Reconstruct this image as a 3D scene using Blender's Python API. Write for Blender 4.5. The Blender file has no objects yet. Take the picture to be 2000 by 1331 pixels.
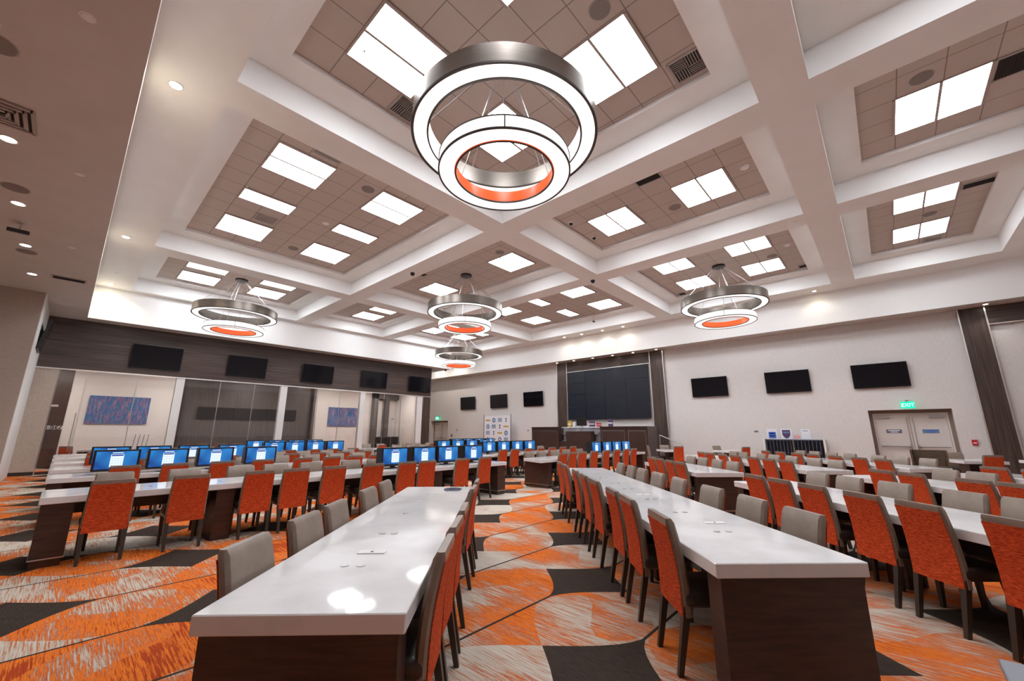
import bpy, bmesh, math, random
from mathutils import Vector, Matrix
random.seed(7)
C = bpy.context.scene.collection
SC = bpy.context.scene
R = math.radians
EYE = 1.5
# ------------------------------------------------------------------ camera
cam_d = bpy.data.cameras.new('camera'); cam = bpy.data.objects.new('camera', cam_d); C.objects.link(cam)
cam_d.sensor_width = 36; cam_d.lens = 786.1/2000*36; cam_d.clip_start = .05; cam_d.clip_end = 200
YAW, PIT, ROL = R(42.485), R(12.758), R(0.075)
_f = Vector((math.cos(YAW)*math.cos(PIT), math.sin(YAW)*math.cos(PIT), math.sin(PIT)))
_r = Vector((math.sin(YAW), -math.cos(YAW), 0)); _u = _r.cross(_f)
_r2 = math.cos(ROL)*_r + math.sin(ROL)*_u; _u2 = -math.sin(ROL)*_r + math.cos(ROL)*_u
cam.matrix_world = Matrix(((_r2.x, _u2.x, -_f.x, 0), (_r2.y, _u2.y, -_f.y, 0), (_r2.z, _u2.z, -_f.z, EYE), (0, 0, 0, 1)))
SC.camera = cam
# ------------------------------------------------------------------ world, exposure
w = bpy.data.worlds.new('hall_world'); SC.world = w; w.use_nodes = True
w.node_tree.nodes['Background'].inputs[0].default_value = (.9, .92, 1, 1)
w.node_tree.nodes['Background'].inputs[1].default_value = .02
SC.view_settings.view_transform = 'Standard'; SC.view_settings.look = 'None'
SC.view_settings.exposure = 1.15; SC.view_settings.gamma = 1.0; SC.view_settings.use_curve_mapping = False
PANEL_E, RING_E, SPOT_W = 7.5, .46, 30
SC.cycles.max_bounces = 7; SC.cycles.diffuse_bounces = 5; SC.cycles.glossy_bounces = 3
SC.cycles.transparent_max_bounces = 8; SC.cycles.caustics_reflective = False; SC.cycles.caustics_refractive = False
SC.cycles.sample_clamp_indirect = 6

# ------------------------------------------------------------------ materials
def mat(name, col=(.5, .5, .5), rough=.5, metal=0, spec=.5, emis=None, es=0, coat=0):
    m = bpy.data.materials.new(name); m.use_nodes = True
    b = m.node_tree.nodes['Principled BSDF']
    b.inputs['Base Color'].default_value = (*col, 1); b.inputs['Roughness'].default_value = rough
    b.inputs['Metallic'].default_value = metal; b.inputs['Specular IOR Level'].default_value = spec
    b.inputs['Coat Weight'].default_value = coat
    if emis:
        b.inputs['Emission Color'].default_value = (*emis, 1); b.inputs['Emission Strength'].default_value = es
    return m
def nd(m, t, **k):
    n = m.node_tree.nodes.new(t)
    for a, b in k.items(): setattr(n, a, b)
    return n
def lk(m, a, b): m.node_tree.links.new(a, b)
def noisy(name, c1, c2, scale=(1, 1, 1), freq=5, detail=4, rough=.5, lo=.35, hi=.65, bump=0, coord='Object', **k):
    "two colours mixed by stretched noise"
    m = mat(name, c1, rough, **k); b = m.node_tree.nodes['Principled BSDF']
    tc = nd(m, 'ShaderNodeTexCoord'); mp = nd(m, 'ShaderNodeMapping'); mp.inputs['Scale'].default_value = scale
    nz = nd(m, 'ShaderNodeTexNoise'); nz.inputs['Scale'].default_value = freq; nz.inputs['Detail'].default_value = detail
    rp = nd(m, 'ShaderNodeValToRGB'); e = rp.color_ramp.elements
    e[0].position = lo; e[0].color = (*c1, 1); e[1].position = hi; e[1].color = (*c2, 1)
    lk(m, tc.outputs[coord], mp.inputs[0]); lk(m, mp.outputs[0], nz.inputs['Vector']); lk(m, nz.outputs['Fac'], rp.inputs[0])
    lk(m, rp.outputs[0], b.inputs['Base Color'])
    if bump:
        bp = nd(m, 'ShaderNodeBump'); bp.inputs['Strength'].default_value = bump; bp.inputs['Distance'].default_value = .01
        lk(m, nz.outputs['Fac'], bp.inputs['Height']); lk(m, bp.outputs[0], b.inputs['Normal'])
    return m
M = {}
M['paint'] = noisy('cream_paint', (.80, .79, .755), (.83, .82, .785), freq=1.5, rough=.55)
M['paint_low'] = noisy('darker_low_ceiling_paint', (.56, .525, .485), (.60, .56, .52), freq=1.5, rough=.6)  # low ceiling toned darker than the cream of the beams
M['paint_lit'] = mat('panel_lit_side_paint', (.88, .885, .885), .5)  # coffer sides and band lightened, panel light put into the paint colour
M['white'] = mat('white_paint', (.8, .79, .78), .5)
M['vinyl'] = noisy('woven_wallcovering', (.66, .635, .62), (.73, .705, .69), scale=(1, 1, .25), freq=60, rough=.6, bump=.05)
M['vinyl_tan'] = noisy('tan_wallcovering', (.40, .33, .28), (.48, .40, .34), scale=(1, 1, .25), freq=60, rough=.6, bump=.05)
M['wood'] = noisy('dark_walnut_laminate', (.035, .017, .013), (.062, .030, .022), scale=(1, 1, 9), freq=4, detail=6, rough=.38)
M['wood_v'] = noisy('dark_oak_panel_upright_grain', (.038, .024, .019), (.095, .064, .052), scale=(14, 14, .35), freq=2.2, detail=6, rough=.4)
M['wood_h'] = noisy('dark_oak_panel_level_grain', (.040, .026, .022), (.105, .072, .062), scale=(.25, .25, 14), freq=2.2, detail=6, rough=.4)
M['quartz'] = noisy('white_quartz', (.72, .715, .73), (.80, .80, .815), scale=(1, 1, 1), freq=2.5, detail=12, rough=.06, spec=.24, lo=.38, hi=.55)
M['leather'] = noisy('taupe_leather', (.225, .174, .140), (.27, .212, .172), freq=9, rough=.3, bump=.02)
M['leather_dk'] = noisy('dark_brown_leather', (.04, .03, .026), (.058, .045, .038), freq=9, rough=.3, bump=.02)
M['leg'] = mat('dark_stained_wood', (.045, .035, .027), .4)
M['fabric'] = noisy('rust_orange_chenille', (.34, .026, .008), (.80, .135, .036), scale=(.7, .7, 5), freq=48, detail=4, rough=.85, lo=.34, hi=.68, bump=.12, spec=.15)
M['bronze'] = noisy('brushed_bronze', (.20, .175, .155), (.27, .24, .215), scale=(.4, .4, 60), freq=6, rough=.33, metal=1)
M['rim'] = mat('dark_bronze_rim', (.055, .045, .04), .4, .6)
M['ring_glow'] = mat('frosted_lamp_diffuser', (.9, .9, .9), .5, emis=(1, .975, .94), es=RING_E)
M['panel_glow'] = mat('lit_panel_diffuser', (.9, .9, .9), .5, emis=(.92, .96, 1), es=PANEL_E)
M['orange_gloss'] = mat('glossy_orange_lining_added_glow', (.85, .12, .03), .22, emis=(1, .13, .03), es=.22)  # faint glow added to brighten the lining, in place of reflected lamp light
M['metal'] = mat('brushed_steel', (.55, .55, .56), .3, 1)
M['chrome'] = mat('polished_trim', (.95, .92, .88), .32, 1)
M['black'] = mat('black_plastic', (.012, .012, .014), .35)
M['tv_screen'] = mat('dark_tv_glass', (.006, .006, .009), .10, spec=.4)
M['wall_screen'] = mat('video_wall_glass', (.012, .016, .026), .28)
M['grille'] = mat('grey_speaker_grille', (.24, .21, .19), .8)
M['vent'] = mat('taupe_vent_metal', (.40, .35, .32), .5)
M['vent_dark'] = mat('dark_duct', (.03, .025, .022), .8)
M['dome'] = mat('black_dome', (.01, .01, .01), .08)
M['lamp'] = mat('downlight_lens', (1, .95, .85), .4, emis=(1, .86, .62), es=28)
M['lamp_w'] = mat('pale_downlight_lens', (1, .95, .9), .4, emis=(1, .93, .82), es=9)
M['inner_lamp'] = mat('added_back_room_panel', (1, .95, .9), .4, emis=(1, .93, .86), es=17)  # for the unseen panels added over the back room
M['green'] = mat('lit_green_sign', (.0, .35, .2), .4, emis=(.0, .9, .42), es=.5)
M['green_txt'] = mat('lit_sign_letters', (.6, 1, .8), .4, emis=(.55, 1, .8), es=1.0)
M['red'] = mat('red_plastic', (.5, .012, .02), .35)
M['door'] = noisy('beige_door_paint', (.66, .61, .58), (.69, .64, .61), freq=2, rough=.45)
M['frame'] = mat('taupe_door_frame', (.40, .33, .29), .5)
M['casing'] = mat('brown_door_casing', (.22, .165, .135), .5)
M['paper'] = mat('white_paper', (.82, .84, .9), .7)
M['blue'] = mat('blue_ink', (.05, .13, .55), .6)
M['purple'] = mat('purple_ink', (.10, .06, .15), .6)
M['pink'] = mat('pink_paper', (.8, .42, .45), .7)
M['ink'] = mat('grey_ink', (.12, .13, .2), .7)
M['gold'] = mat('yellow_ink', (.55, .36, .06), .6)
M['lblue'] = mat('pale_blue_ink', (.14, .25, .42), .6)
M['brown'] = noisy('mid_brown_wood', (.10, .065, .04), (.14, .095, .06), scale=(1, 1, 8), freq=5)
M['slate'] = mat('blue_grey_laminate', (.20, .215, .25), .45)
M['base'] = mat('dark_rubber_base', (.02, .016, .014), .6)
M['etch'] = mat('etched_white_lettering', (.85, .85, .88), .5, emis=None)
M['inner_dark'] = noisy('charcoal_wall_panel', (.075, .066, .064), (.12, .105, .10), scale=(10, 10, .4), freq=2, rough=.45)
def tile_mat():
    m = mat('taupe_ceiling_tile', (.36, .30, .265), .85, spec=.2); b = m.node_tree.nodes['Principled BSDF']
    uv = nd(m, 'ShaderNodeUVMap'); uv.uv_map = 'cells'; sp = nd(m, 'ShaderNodeSeparateXYZ'); lk(m, uv.outputs[0], sp.inputs[0])
    prev = None
    for k in (0, 1):
        fr = nd(m, 'ShaderNodeMath', operation='FRACT'); lk(m, sp.outputs[k], fr.inputs[0])
        s = nd(m, 'ShaderNodeMath', operation='SUBTRACT'); lk(m, fr.outputs[0], s.inputs[0]); s.inputs[1].default_value = .5
        a = nd(m, 'ShaderNodeMath', operation='ABSOLUTE'); lk(m, s.outputs[0], a.inputs[0])
        g = nd(m, 'ShaderNodeMath', operation='GREATER_THAN'); lk(m, a.outputs[0], g.inputs[0]); g.inputs[1].default_value = .486
        if prev:
            x = nd(m, 'ShaderNodeMath', operation='MAXIMUM'); lk(m, prev, x.inputs[0]); lk(m, g.outputs[0], x.inputs[1]); prev = x.outputs[0]
        else: prev = g.outputs[0]
    nz = nd(m, 'ShaderNodeTexNoise'); nz.inputs['Scale'].default_value = 1.3
    mx0 = nd(m, 'ShaderNodeMix', data_type='RGBA'); lk(m, nz.outputs['Fac'], mx0.inputs[0])
    mx0.inputs[6].default_value = (.50, .43, .375, 1); mx0.inputs[7].default_value = (.56, .485, .43, 1)
    mx = nd(m, 'ShaderNodeMix', data_type='RGBA'); lk(m, prev, mx.inputs[0]); lk(m, mx0.outputs[2], mx.inputs[6]); mx.inputs[7].default_value = (.27, .22, .19, 1)
    lk(m, mx.outputs[2], b.inputs['Base Color'])
    return m
M['tile'] = tile_mat()
def glass_mat():
    m = bpy.data.materials.new('clear_partition_glass'); m.use_nodes = True; nt = m.node_tree; nt.nodes.clear()
    o = nd(m, 'ShaderNodeOutputMaterial'); t = nd(m, 'ShaderNodeBsdfTransparent'); t.inputs[0].default_value = (.94, .93, .93, 1)
    g = nd(m, 'ShaderNodeBsdfGlossy'); g.inputs['Roughness'].default_value = .02
    f = nd(m, 'ShaderNodeFresnel'); f.inputs[0].default_value = 1.5; x = nd(m, 'ShaderNodeMixShader')
    lk(m, f.outputs[0], x.inputs[0]); lk(m, t.outputs[0], x.inputs[1]); lk(m, g.outputs[0], x.inputs[2]); lk(m, x.outputs[0], o.inputs[0])
    return m
M['glass'] = glass_mat()
def screen_mat():
    m = mat('blue_desktop_screen', (.01, .02, .05), .15); b = m.node_tree.nodes['Principled BSDF']
    tc = nd(m, 'ShaderNodeTexCoord'); nz = nd(m, 'ShaderNodeTexNoise'); nz.inputs['Scale'].default_value = 3.5; nz.inputs['Detail'].default_value = 1
    rp = nd(m, 'ShaderNodeValToRGB'); e = rp.color_ramp.elements
    e[0].position = .3; e[0].color = (.004, .05, .28, 1); e[1].position = .72; e[1].color = (.03, .30, .75, 1)
    lk(m, tc.outputs['Object'], nz.inputs['Vector']); lk(m, nz.outputs['Fac'], rp.inputs[0]); lk(m, rp.outputs[0], b.inputs['Emission Color']); b.inputs['Emission Strength'].default_value = .42
    return m
M['screen'] = screen_mat()
M['card_glow'] = mat('white_window_on_screen', (.1, .1, .1), .3, emis=(.75, .88, 1), es=.5)
M['navy_glow'] = mat('navy_bar_on_screen', (.01, .01, .05), .3, emis=(.02, .06, .35), es=.4)
def art_mat():
    m = mat('striped_canvas_paint', (.1, .2, .5), .6); b = m.node_tree.nodes['Principled BSDF']
    tc = nd(m, 'ShaderNodeTexCoord'); mp = nd(m, 'ShaderNodeMapping'); mp.inputs['Scale'].default_value = (9, 1, 1.3)
    nz = nd(m, 'ShaderNodeTexNoise'); nz.inputs['Scale'].default_value = 1.6; nz.inputs['Detail'].default_value = 3; nz.inputs['Roughness'].default_value = .7
    rp = nd(m, 'ShaderNodeValToRGB'); cr = rp.color_ramp
    cols = [(0, (.02, .03, .12)), (.36, (.01, .06, .28)), (.43, (.01, .26, .42)), (.47, (.05, .02, .14)), (.51, (.01, .14, .42)), (.545, (.50, .05, .05)), (.58, (.02, .28, .45)), (.62, (.03, .08, .30)), (.67, (.70, .30, .16)), (.75, (.03, .05, .2))]
    cr.elements[0].position, cr.elements[0].color = cols[0][0], (*cols[0][1], 1)
    cr.elements[1].position, cr.elements[1].color = cols[-1][0], (*cols[-1][1], 1)
    for p, c in cols[1:-1]: x = cr.elements.new(p); x.color = (*c, 1)
    lk(m, tc.outputs['Object'], mp.inputs[0]); lk(m, mp.outputs[0], nz.inputs['Vector']); lk(m, nz.outputs['Fac'], rp.inputs[0]); lk(m, rp.outputs[0], b.inputs['Base Color'])
    return m
M['art'] = art_mat()
def carpet_mat():
    m = mat('patterned_carpet', (.3, .1, .03), .95, spec=.1); b = m.node_tree.nodes['Principled BSDF']
    at = nd(m, 'ShaderNodeAttribute'); at.attribute_name = 'tone'
    tc = nd(m, 'ShaderNodeTexCoord')
    def noise(sc, freq, det=4, rg=.6):
        mp = nd(m, 'ShaderNodeMapping'); mp.inputs['Scale'].default_value = sc
        n = nd(m, 'ShaderNodeTexNoise'); n.inputs['Scale'].default_value = freq; n.inputs['Detail'].default_value = det; n.inputs['Roughness'].default_value = rg
        lk(m, tc.outputs['Object'], mp.inputs[0]); lk(m, mp.outputs[0], n.inputs['Vector']); return n.outputs['Fac']
    def mth(op, a, bb, cl=False):
        n = nd(m, 'ShaderNodeMath', operation=op); n.use_clamp = cl
        for i, v in enumerate((a, bb)):
            if isinstance(v, (int, float)): n.inputs[i].default_value = v
            else: lk(m, v, n.inputs[i])
        return n.outputs[0]
    streak = noise((52, 1.8, 1), 1.6, 9, .74)        # threads run along the y axis
    patch = noise((2.2, 1.0, 1), .9, 2)
    fine = noise((150, 7, 1), 1.5, 3, .7)
    # mix value: tone + streak + patch
    v = mth('ADD', mth('MULTIPLY', mth('SUBTRACT', streak, .5), 2.9), mth('MULTIPLY', mth('SUBTRACT', patch, .5), 1.6))
    v = mth('ADD', v, at.outputs['Fac'])
    v = mth('ADD', v, mth('MULTIPLY', mth('SUBTRACT', fine, .5), .5), True)
    rp = nd(m, 'ShaderNodeValToRGB'); cr = rp.color_ramp; lk(m, v, rp.inputs[0])
    cols = [(0, (.60, .55, .48)), (.26, (.50, .44, .37)), (.40, (.50, .30, .19)), (.50, (.42, .075, .025)), (.62, (.74, .175, .028)), (.84, (.78, .21, .024)), (1, (.40, .055, .014))]
    cr.elements[0].position, cr.elements[0].color = 0, (*cols[0][1], 1); cr.elements[1].position, cr.elements[1].color = 1, (*cols[-1][1], 1)
    for p, c in cols[1:-1]: x = cr.elements.new(p); x.color = (*c, 1)
    # dark cells: tone < -1
    dk = nd(m, 'ShaderNodeValToRGB'); lk(m, fine, dk.inputs[0])
    dk.color_ramp.elements[0].position = .3; dk.color_ramp.elements[0].color = (.020, .015, .014, 1)
    dk.color_ramp.elements[1].position = .75; dk.color_ramp.elements[1].color = (.080, .058, .045, 1)
    isd = mth('LESS_THAN', at.outputs['Fac'], -1.0)
    # thin dark line along every strip border
    sp = nd(m, 'ShaderNodeSeparateXYZ'); lk(m, tc.outputs['Object'], sp.inputs[0])
    fr = mth('FRACT', mth('ADD', sp.outputs[1], 100.0 - 2.57 + .5), 0)
    ln = mth('LESS_THAN', mth('ABSOLUTE', mth('SUBTRACT', fr, .5), 0), .013)
    isd = mth('MAXIMUM', isd, ln)
    mx = nd(m, 'ShaderNodeMix', data_type='RGBA'); lk(m, isd, mx.inputs[0]); lk(m, rp.outputs[0], mx.inputs[6]); lk(m, dk.outputs[0], mx.inputs[7])
    thr = noise((44, .9, 1), 2.1, 6, .75)
    tm = mth('MULTIPLY', mth('MULTIPLY', mth('SUBTRACT', thr, .54), 9, True), mth('SUBTRACT', 1, isd))
    m3 = nd(m, 'ShaderNodeMix', data_type='RGBA', blend_type='MULTIPLY'); lk(m, mth('MULTIPLY', tm, .8), m3.inputs[0]); lk(m, mx.outputs[2], m3.inputs[6]); m3.inputs[7].default_value = (.62, .36, .30, 1)
    lk(m, m3.outputs[2], b.inputs['Base Color'])
    bp = nd(m, 'ShaderNodeBump'); bp.inputs['Strength'].default_value = .3; bp.inputs['Distance'].default_value = .004
    lk(m, fine, bp.inputs['Height']); lk(m, bp.outputs[0], b.inputs['Normal'])
    return m
M['carpet'] = carpet_mat()

# ------------------------------------------------------------------ mesh helpers
def obj(name, bm, m, parent=None, smooth=False, loc=None):
    me = bpy.data.meshes.new(name); bm.to_mesh(me); bm.free()
    for x in (m if isinstance(m, (list, tuple)) else [m]): me.materials.append(x)
    if smooth:
        for p in me.polygons: p.use_smooth = True
        try: me.set_sharp_from_angle(angle=R(40))
        except Exception: pass
    o = bpy.data.objects.new(name, me); C.objects.link(o)
    if parent: o.parent = parent
    if loc: o.location = loc
    return o
def box(bm, x0, x1, y0, y1, z0, z1, bevel=0, seg=2, mi=0):
    g = bmesh.ops.create_cube(bm, size=1)['verts']
    for v in g: v.co = Vector(((x0+x1)/2 + v.co.x*(x1-x0), (y0+y1)/2 + v.co.y*(y1-y0), (z0+z1)/2 + v.co.z*(z1-z0)))
    es = set(); fs = set()
    for v in g:
        es.update(v.link_edges); fs.update(v.link_faces)
    for f in fs: f.material_index = mi
    if bevel: bmesh.ops.bevel(bm, geom=list(es), offset=bevel, segments=seg, affect='EDGES', profile=.5)
    return bm
def bx(*a, **k): return box(bmesh.new(), *a, **k)
def prism(bm, pts, z0, z1):
    "vertical prism over a plan polygon (counter-clockwise)"
    a = [bm.verts.new((x, y, z0)) for x, y in pts]; b = [bm.verts.new((x, y, z1)) for x, y in pts]; n = len(pts)
    bm.faces.new(list(reversed(a))); bm.faces.new(b)
    for i in range(n): bm.faces.new((a[i], a[(i+1) % n], b[(i+1) % n], b[i]))
    return bm
def tube(bm, p0, p1, r, n=8):
    p0, p1 = Vector(p0), Vector(p1); d = p1-p0
    g = bmesh.ops.create_cone(bm, cap_ends=True, segments=n, radius1=r, radius2=r, depth=d.length)['verts']
    q = d.to_track_quat('Z', 'Y')
    for v in g: v.co = q @ v.co + (p0+p1)/2
    return bm
def disc(bm, x, y, z, r, h, n=24, r2=None):
    g = bmesh.ops.create_cone(bm, cap_ends=True, segments=n, radius1=r, radius2=r if r2 is None else r2, depth=h)['verts']
    for v in g: v.co += Vector((x, y, z))
    return bm
def ringm(bm, ri, ro, z0, z1, n=96):
    "rectangular-section ring as a closed solid"
    L = []
    for i in range(n):
        a = 2*math.pi*i/n; c, s = math.cos(a), math.sin(a)
        L.append([bm.verts.new((r*c, r*s, z)) for r, z in ((ri, z0), (ro, z0), (ro, z1), (ri, z1))])
    for i in range(n):
        p, q = L[i], L[(i+1) % n]
        for k in range(4): bm.faces.new((p[k], q[k], q[(k+1) % 4], p[(k+1) % 4]))
    bmesh.ops.recalc_face_normals(bm, faces=bm.faces)
    return bm
def quad(bm, pts, mi=0):
    f = bm.faces.new([bm.verts.new(p) for p in pts]); f.material_index = mi; return f
def empty(name, loc=(0, 0, 0), rz=0):
    o = bpy.data.objects.new(name, None); C.objects.link(o); o.location = loc; o.rotation_euler = (0, 0, rz); o.empty_display_size = .1
    return o
def tag(o, label=None, cat=None, group=None, kind=None):
    if label: o['label'] = label
    if cat: o['category'] = cat
    if group: o['group'] = group
    if kind: o['kind'] = kind
    return o
def thing(name, label, cat, loc=(0, 0, 0), rz=0, group=None): return tag(empty(name, loc, rz), label, cat, group)
def struct(name, bm, m, parent=None, smooth=False):
    o = obj(name, bm, m, parent, smooth)
    if not parent: o['kind'] = 'structure'
    return o
def copy_tree(o, parent=None):
    c = o.copy(); C.objects.link(c); c.parent = parent
    for ch in list(o.children): copy_tree(ch, c)
    return c
def text_mesh(name, s, size, m, loc, rot, parent=None, depth=.002, align='CENTER', sx=1):
    cu = bpy.data.curves.new(name, 'FONT'); cu.body = s; cu.size = size; cu.extrude = depth; cu.align_x = align; cu.align_y = 'CENTER'
    t = bpy.data.objects.new(name, cu); C.objects.link(t)
    dg = bpy.context.evaluated_depsgraph_get(); me = bpy.data.meshes.new_from_object(t.evaluated_get(dg))
    bpy.data.objects.remove(t); bpy.data.curves.remove(cu)
    me.materials.clear(); me.materials.append(m)
    o = bpy.data.objects.new(name, me); C.objects.link(o); o.location = loc; o.rotation_euler = rot; o.scale = (sx, 1, 1)
    if parent: o.parent = parent
    return o
ORD = ['first', 'second', 'third', 'fourth', 'fifth', 'sixth', 'seventh', 'eighth', 'ninth', 'tenth', 'eleventh', 'twelfth', 'thirteenth']

# ================================================================== SETTING
XW, YW = 20.34, 22.06
ZL = EYE+4.12      # low ceiling
ZS = EYE+5.4       # beam soffit
ZD = EYE+5.93      # ledge in the coffers
ZT = EYE+6.02      # tile field
TR = dict(x0=-.03, x1=19.5, y0=-4.2, y1=21.354)   # raised tray
NX0, NY1 = 17.2, 27.6
# ---- floor: carpet built from the lattice of sine curves
def build_floor():
    bm = bmesh.new(); lay = bm.faces.layers.float.new('tone')
    P = 1.335; U0 = 1.25; Y0 = 2.57; N = 7
    rnd = random.Random(5)
    ts = [i/(2*N) for i in range(2*N+1)]                     # half-wave parameter, v=(1-cos(pi t))/2
    vv = [(1-math.cos(math.pi*t))/2 for t in ts]
    cache = {}
    def V(x, y):
        k = (round(x, 4), round(y, 4))
        if k not in cache: cache[k] = bm.verts.new((x, y, 0))
        return cache[k]
    tones = {(0, 1): .62, (-1, 1): .50, (-1, 0): .22, (0, 2): .30, (1, 2): .25, (1, 3): .4, (2, 3): .68, (2, 2): .55, (3, 4): .62, (2, -1): .45, (2, -2): .05, (1, -1): .82, (1, -2): .8, (0, 0): .1, (3, -1): .28, (3, -2): .6}
    for j in range(-12, 27):
        yb = Y0+j
        for k in range(-6, 17):
            xa = U0+P*k
            def tone(kk): return tones.get((j, kk), rnd.choice([.05, .18, .3, .45, .6, .72, .85]))
            # diamond between xa and xa+P
            left = [(xa + P*abs(t-.5), yb+v) for t, v in zip(ts, vv)]
            right = [(xa + P - P*abs(t-.5), yb+v) for t, v in zip(ts, vv)]
            pts = right + left[::-1][1:-1]
            td = tone(k)
            # split the diamond by a slanted curve so that two tones meet inside it, as in the carpet
            sgn = 1 if (k+j) % 2 else -1
            mid = [(xa + P/2 + sgn*P*(.5-abs(t-.5))*.78*math.sin(2*math.pi*t), yb+v) for t, v in zip(ts, vv)]
            d2 = td + (.2 if td < .5 else -.2)
            for poly, tn in ((mid[1:-1][::-1] + [mid[0]] + right[1:-1] + [mid[-1]], td), ([mid[-1]] + left[1:-1][::-1] + [mid[0]] + mid[1:-1], d2)):
                q = []
                for p in poly:
                    vtx = V(*p)
                    if vtx not in q: q.append(vtx)
                f = bm.faces.new(q); f[lay] = tn
            # upper triangle centred on xa (apex down), lower triangle (apex up)
            up = [(xa - P*(t-.5), yb+v) for t, v in zip(ts[N:], vv[N:])]; up2 = [(xa + P*(t-.5), yb+v) for t, v in zip(ts[N:], vv[N:])]
            f = bm.faces.new([V(*p) for p in up2] + [V(*p) for p in up[1:][::-1]]); f[lay] = -2 if (k+j) % 2 else min(.9, tone(k)+.1)
            lo = [(xa - P*(.5-t), yb+v) for t, v in zip(ts[:N+1], vv[:N+1])]; lo2 = [(xa + P*(.5-t), yb+v) for t, v in zip(ts[:N+1], vv[:N+1])]
            f = bm.faces.new([V(*p) for p in lo2] + [V(*p) for p in lo[:-1][::-1]]); f[lay] = -2 if (k+j) % 2 == 0 else max(.05, tone(k)-.1)
    for f in bm.faces:
        if f.normal.z < 0: f.normal_flip()
    bmesh.ops.recalc_face_normals(bm, faces=bm.faces)
    n = sum(f.normal.z for f in bm.faces)
    if n < 0: bmesh.ops.reverse_faces(bm, faces=bm.faces)
    # keep what lies inside the building
    for co, no in (((-6.5, 0, 0), (-1, 0, 0)), ((XW, 0, 0), (1, 0, 0)), ((0, -8.5, 0), (0, -1, 0)), ((0, 28.4, 0), (0, 1, 0))):
        bmesh.ops.bisect_plane(bm, geom=bm.verts[:]+bm.edges[:]+bm.faces[:], plane_co=co, plane_no=no, clear_outer=True)
    return bm
struct('floor', build_floor(), M['carpet'])
# ---- ceiling with coffers
CX = [(.972, 7.01), (7.69, 11.81), (12.52, 18.5)]
CY = [(-3.35, .119), (.8, 6.78), (7.48, 15.34), (16.05, 21.07)]
def grid_with_holes(bm, xs, ys, z, holes, down=True):
    for i in range(len(xs)-1):
        for j in range(len(ys)-1):
            cx, cy = (xs[i]+xs[i+1])/2, (ys[j]+ys[j+1])/2
            if any(a < cx < b and c < cy < d for a, b, c, d in holes): continue
            quad(bm, [(xs[i], ys[j], z), (xs[i], ys[j+1], z), (xs[i+1], ys[j+1], z), (xs[i+1], ys[j], z)])
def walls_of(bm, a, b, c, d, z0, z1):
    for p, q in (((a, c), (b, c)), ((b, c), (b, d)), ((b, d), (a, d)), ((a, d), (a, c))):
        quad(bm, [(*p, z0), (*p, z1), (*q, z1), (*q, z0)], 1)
bm = bmesh.new(); holes = [(a, b, c, d) for a, b in CX for c, d in CY]
xs = sorted({TR['x0'], TR['x1'], *[v for p in CX for v in p]}); ys = sorted({TR['y0'], TR['y1'], *[v for p in CY for v in p]})
grid_with_holes(bm, xs, ys, ZS, holes)
LW = .55
for a, b, c, d in holes:
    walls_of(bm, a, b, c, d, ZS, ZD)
    grid_with_holes(bm, [a, a+LW, b-LW, b], [c, c+LW, d-LW, d], ZD, [(a+LW, b-LW, c+LW, d-LW)])
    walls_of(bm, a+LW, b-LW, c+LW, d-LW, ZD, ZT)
# band round the tray; the notch in the far corner runs on
x0, x1, y0, y1 = TR['x0'], TR['x1'], TR['y0'], TR['y1']
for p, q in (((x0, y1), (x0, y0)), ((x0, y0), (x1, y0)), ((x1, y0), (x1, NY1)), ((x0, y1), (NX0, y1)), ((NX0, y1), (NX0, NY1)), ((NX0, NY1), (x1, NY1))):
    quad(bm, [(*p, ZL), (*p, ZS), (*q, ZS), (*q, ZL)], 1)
quad(bm, [(NX0, y1, ZS), (NX0, NY1, ZS), (x1, NY1, ZS), (x1, y1, ZS)])
# low ceiling around it
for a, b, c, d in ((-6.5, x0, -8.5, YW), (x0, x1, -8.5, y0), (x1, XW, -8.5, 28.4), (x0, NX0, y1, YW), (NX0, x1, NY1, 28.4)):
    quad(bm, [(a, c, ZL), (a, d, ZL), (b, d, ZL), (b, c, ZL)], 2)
ceil = struct('ceiling', bm, [M['paint'], M['paint_lit'], M['paint_low']])
# ceiling tiles (the grid is the tile's own pattern)
bm = bmesh.new(); uvl = bm.loops.layers.uv.new('cells')
for a, b, c, d in holes:
    f = quad(bm, [(a+LW, c+LW, ZT), (a+LW, d-LW, ZT), (b-LW, d-LW, ZT), (b-LW, c+LW, ZT)])
    for l in f.loops: l[uvl].uv = ((l.vert.co.x-a-LW+.03)/.61, (l.vert.co.y-c-LW+.03)/.61)
obj('ceiling_tiles', bm, M['tile'], ceil)
# ---- walls
def wallX(x, y0, y1, z0, z1, t=.12): return bx(min(x, x+t), max(x, x+t), y0, y1, z0, z1)
bm = bmesh.new()   # right wall with the two door recesses
D1 = (-1.674, .496, 2.29); D2 = (25.42, 27.61, 2.33)
segs = [(-8.5, D1[0]), (D1[0], D1[1]), (D1[1], D2[0]), (D2[0], D2[1]), (D2[1], 28.4)]
for i, (a, b) in enumerate(segs):
    z0 = {1: D1[2], 3: D2[2]}.get(i, 0); box(bm, XW, XW+.5, a, b, z0, ZL+.3)
struct('wall_right', bm, M['vinyl'])
struct('wall_front', bx(-6.5, XW, -8.62, -8.5, 0, ZL+.3), M['vinyl'])
struct('wall_outer', bx(-6.62, -6.5, -8.5, 28.4, 0, ZL+.3), M['vinyl'])
struct('wall_left', bx(-6.5, -1.0, 18.40, YW+.1, 0, ZL), M['vinyl_tan'])
struct('wall_far', bx(NX0-1.1, XW, 28.4, 28.5, 0, ZS+.1), M['vinyl'])
struct('wall_side', bx(15.98, 16.1, YW+.3, 28.4, 0, ZS+.1), M['vinyl'])
struct('wall_pier', bx(-1.0, -.42, YW, YW+.2, 0, EYE+2.25), M['vinyl_tan'])
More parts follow.
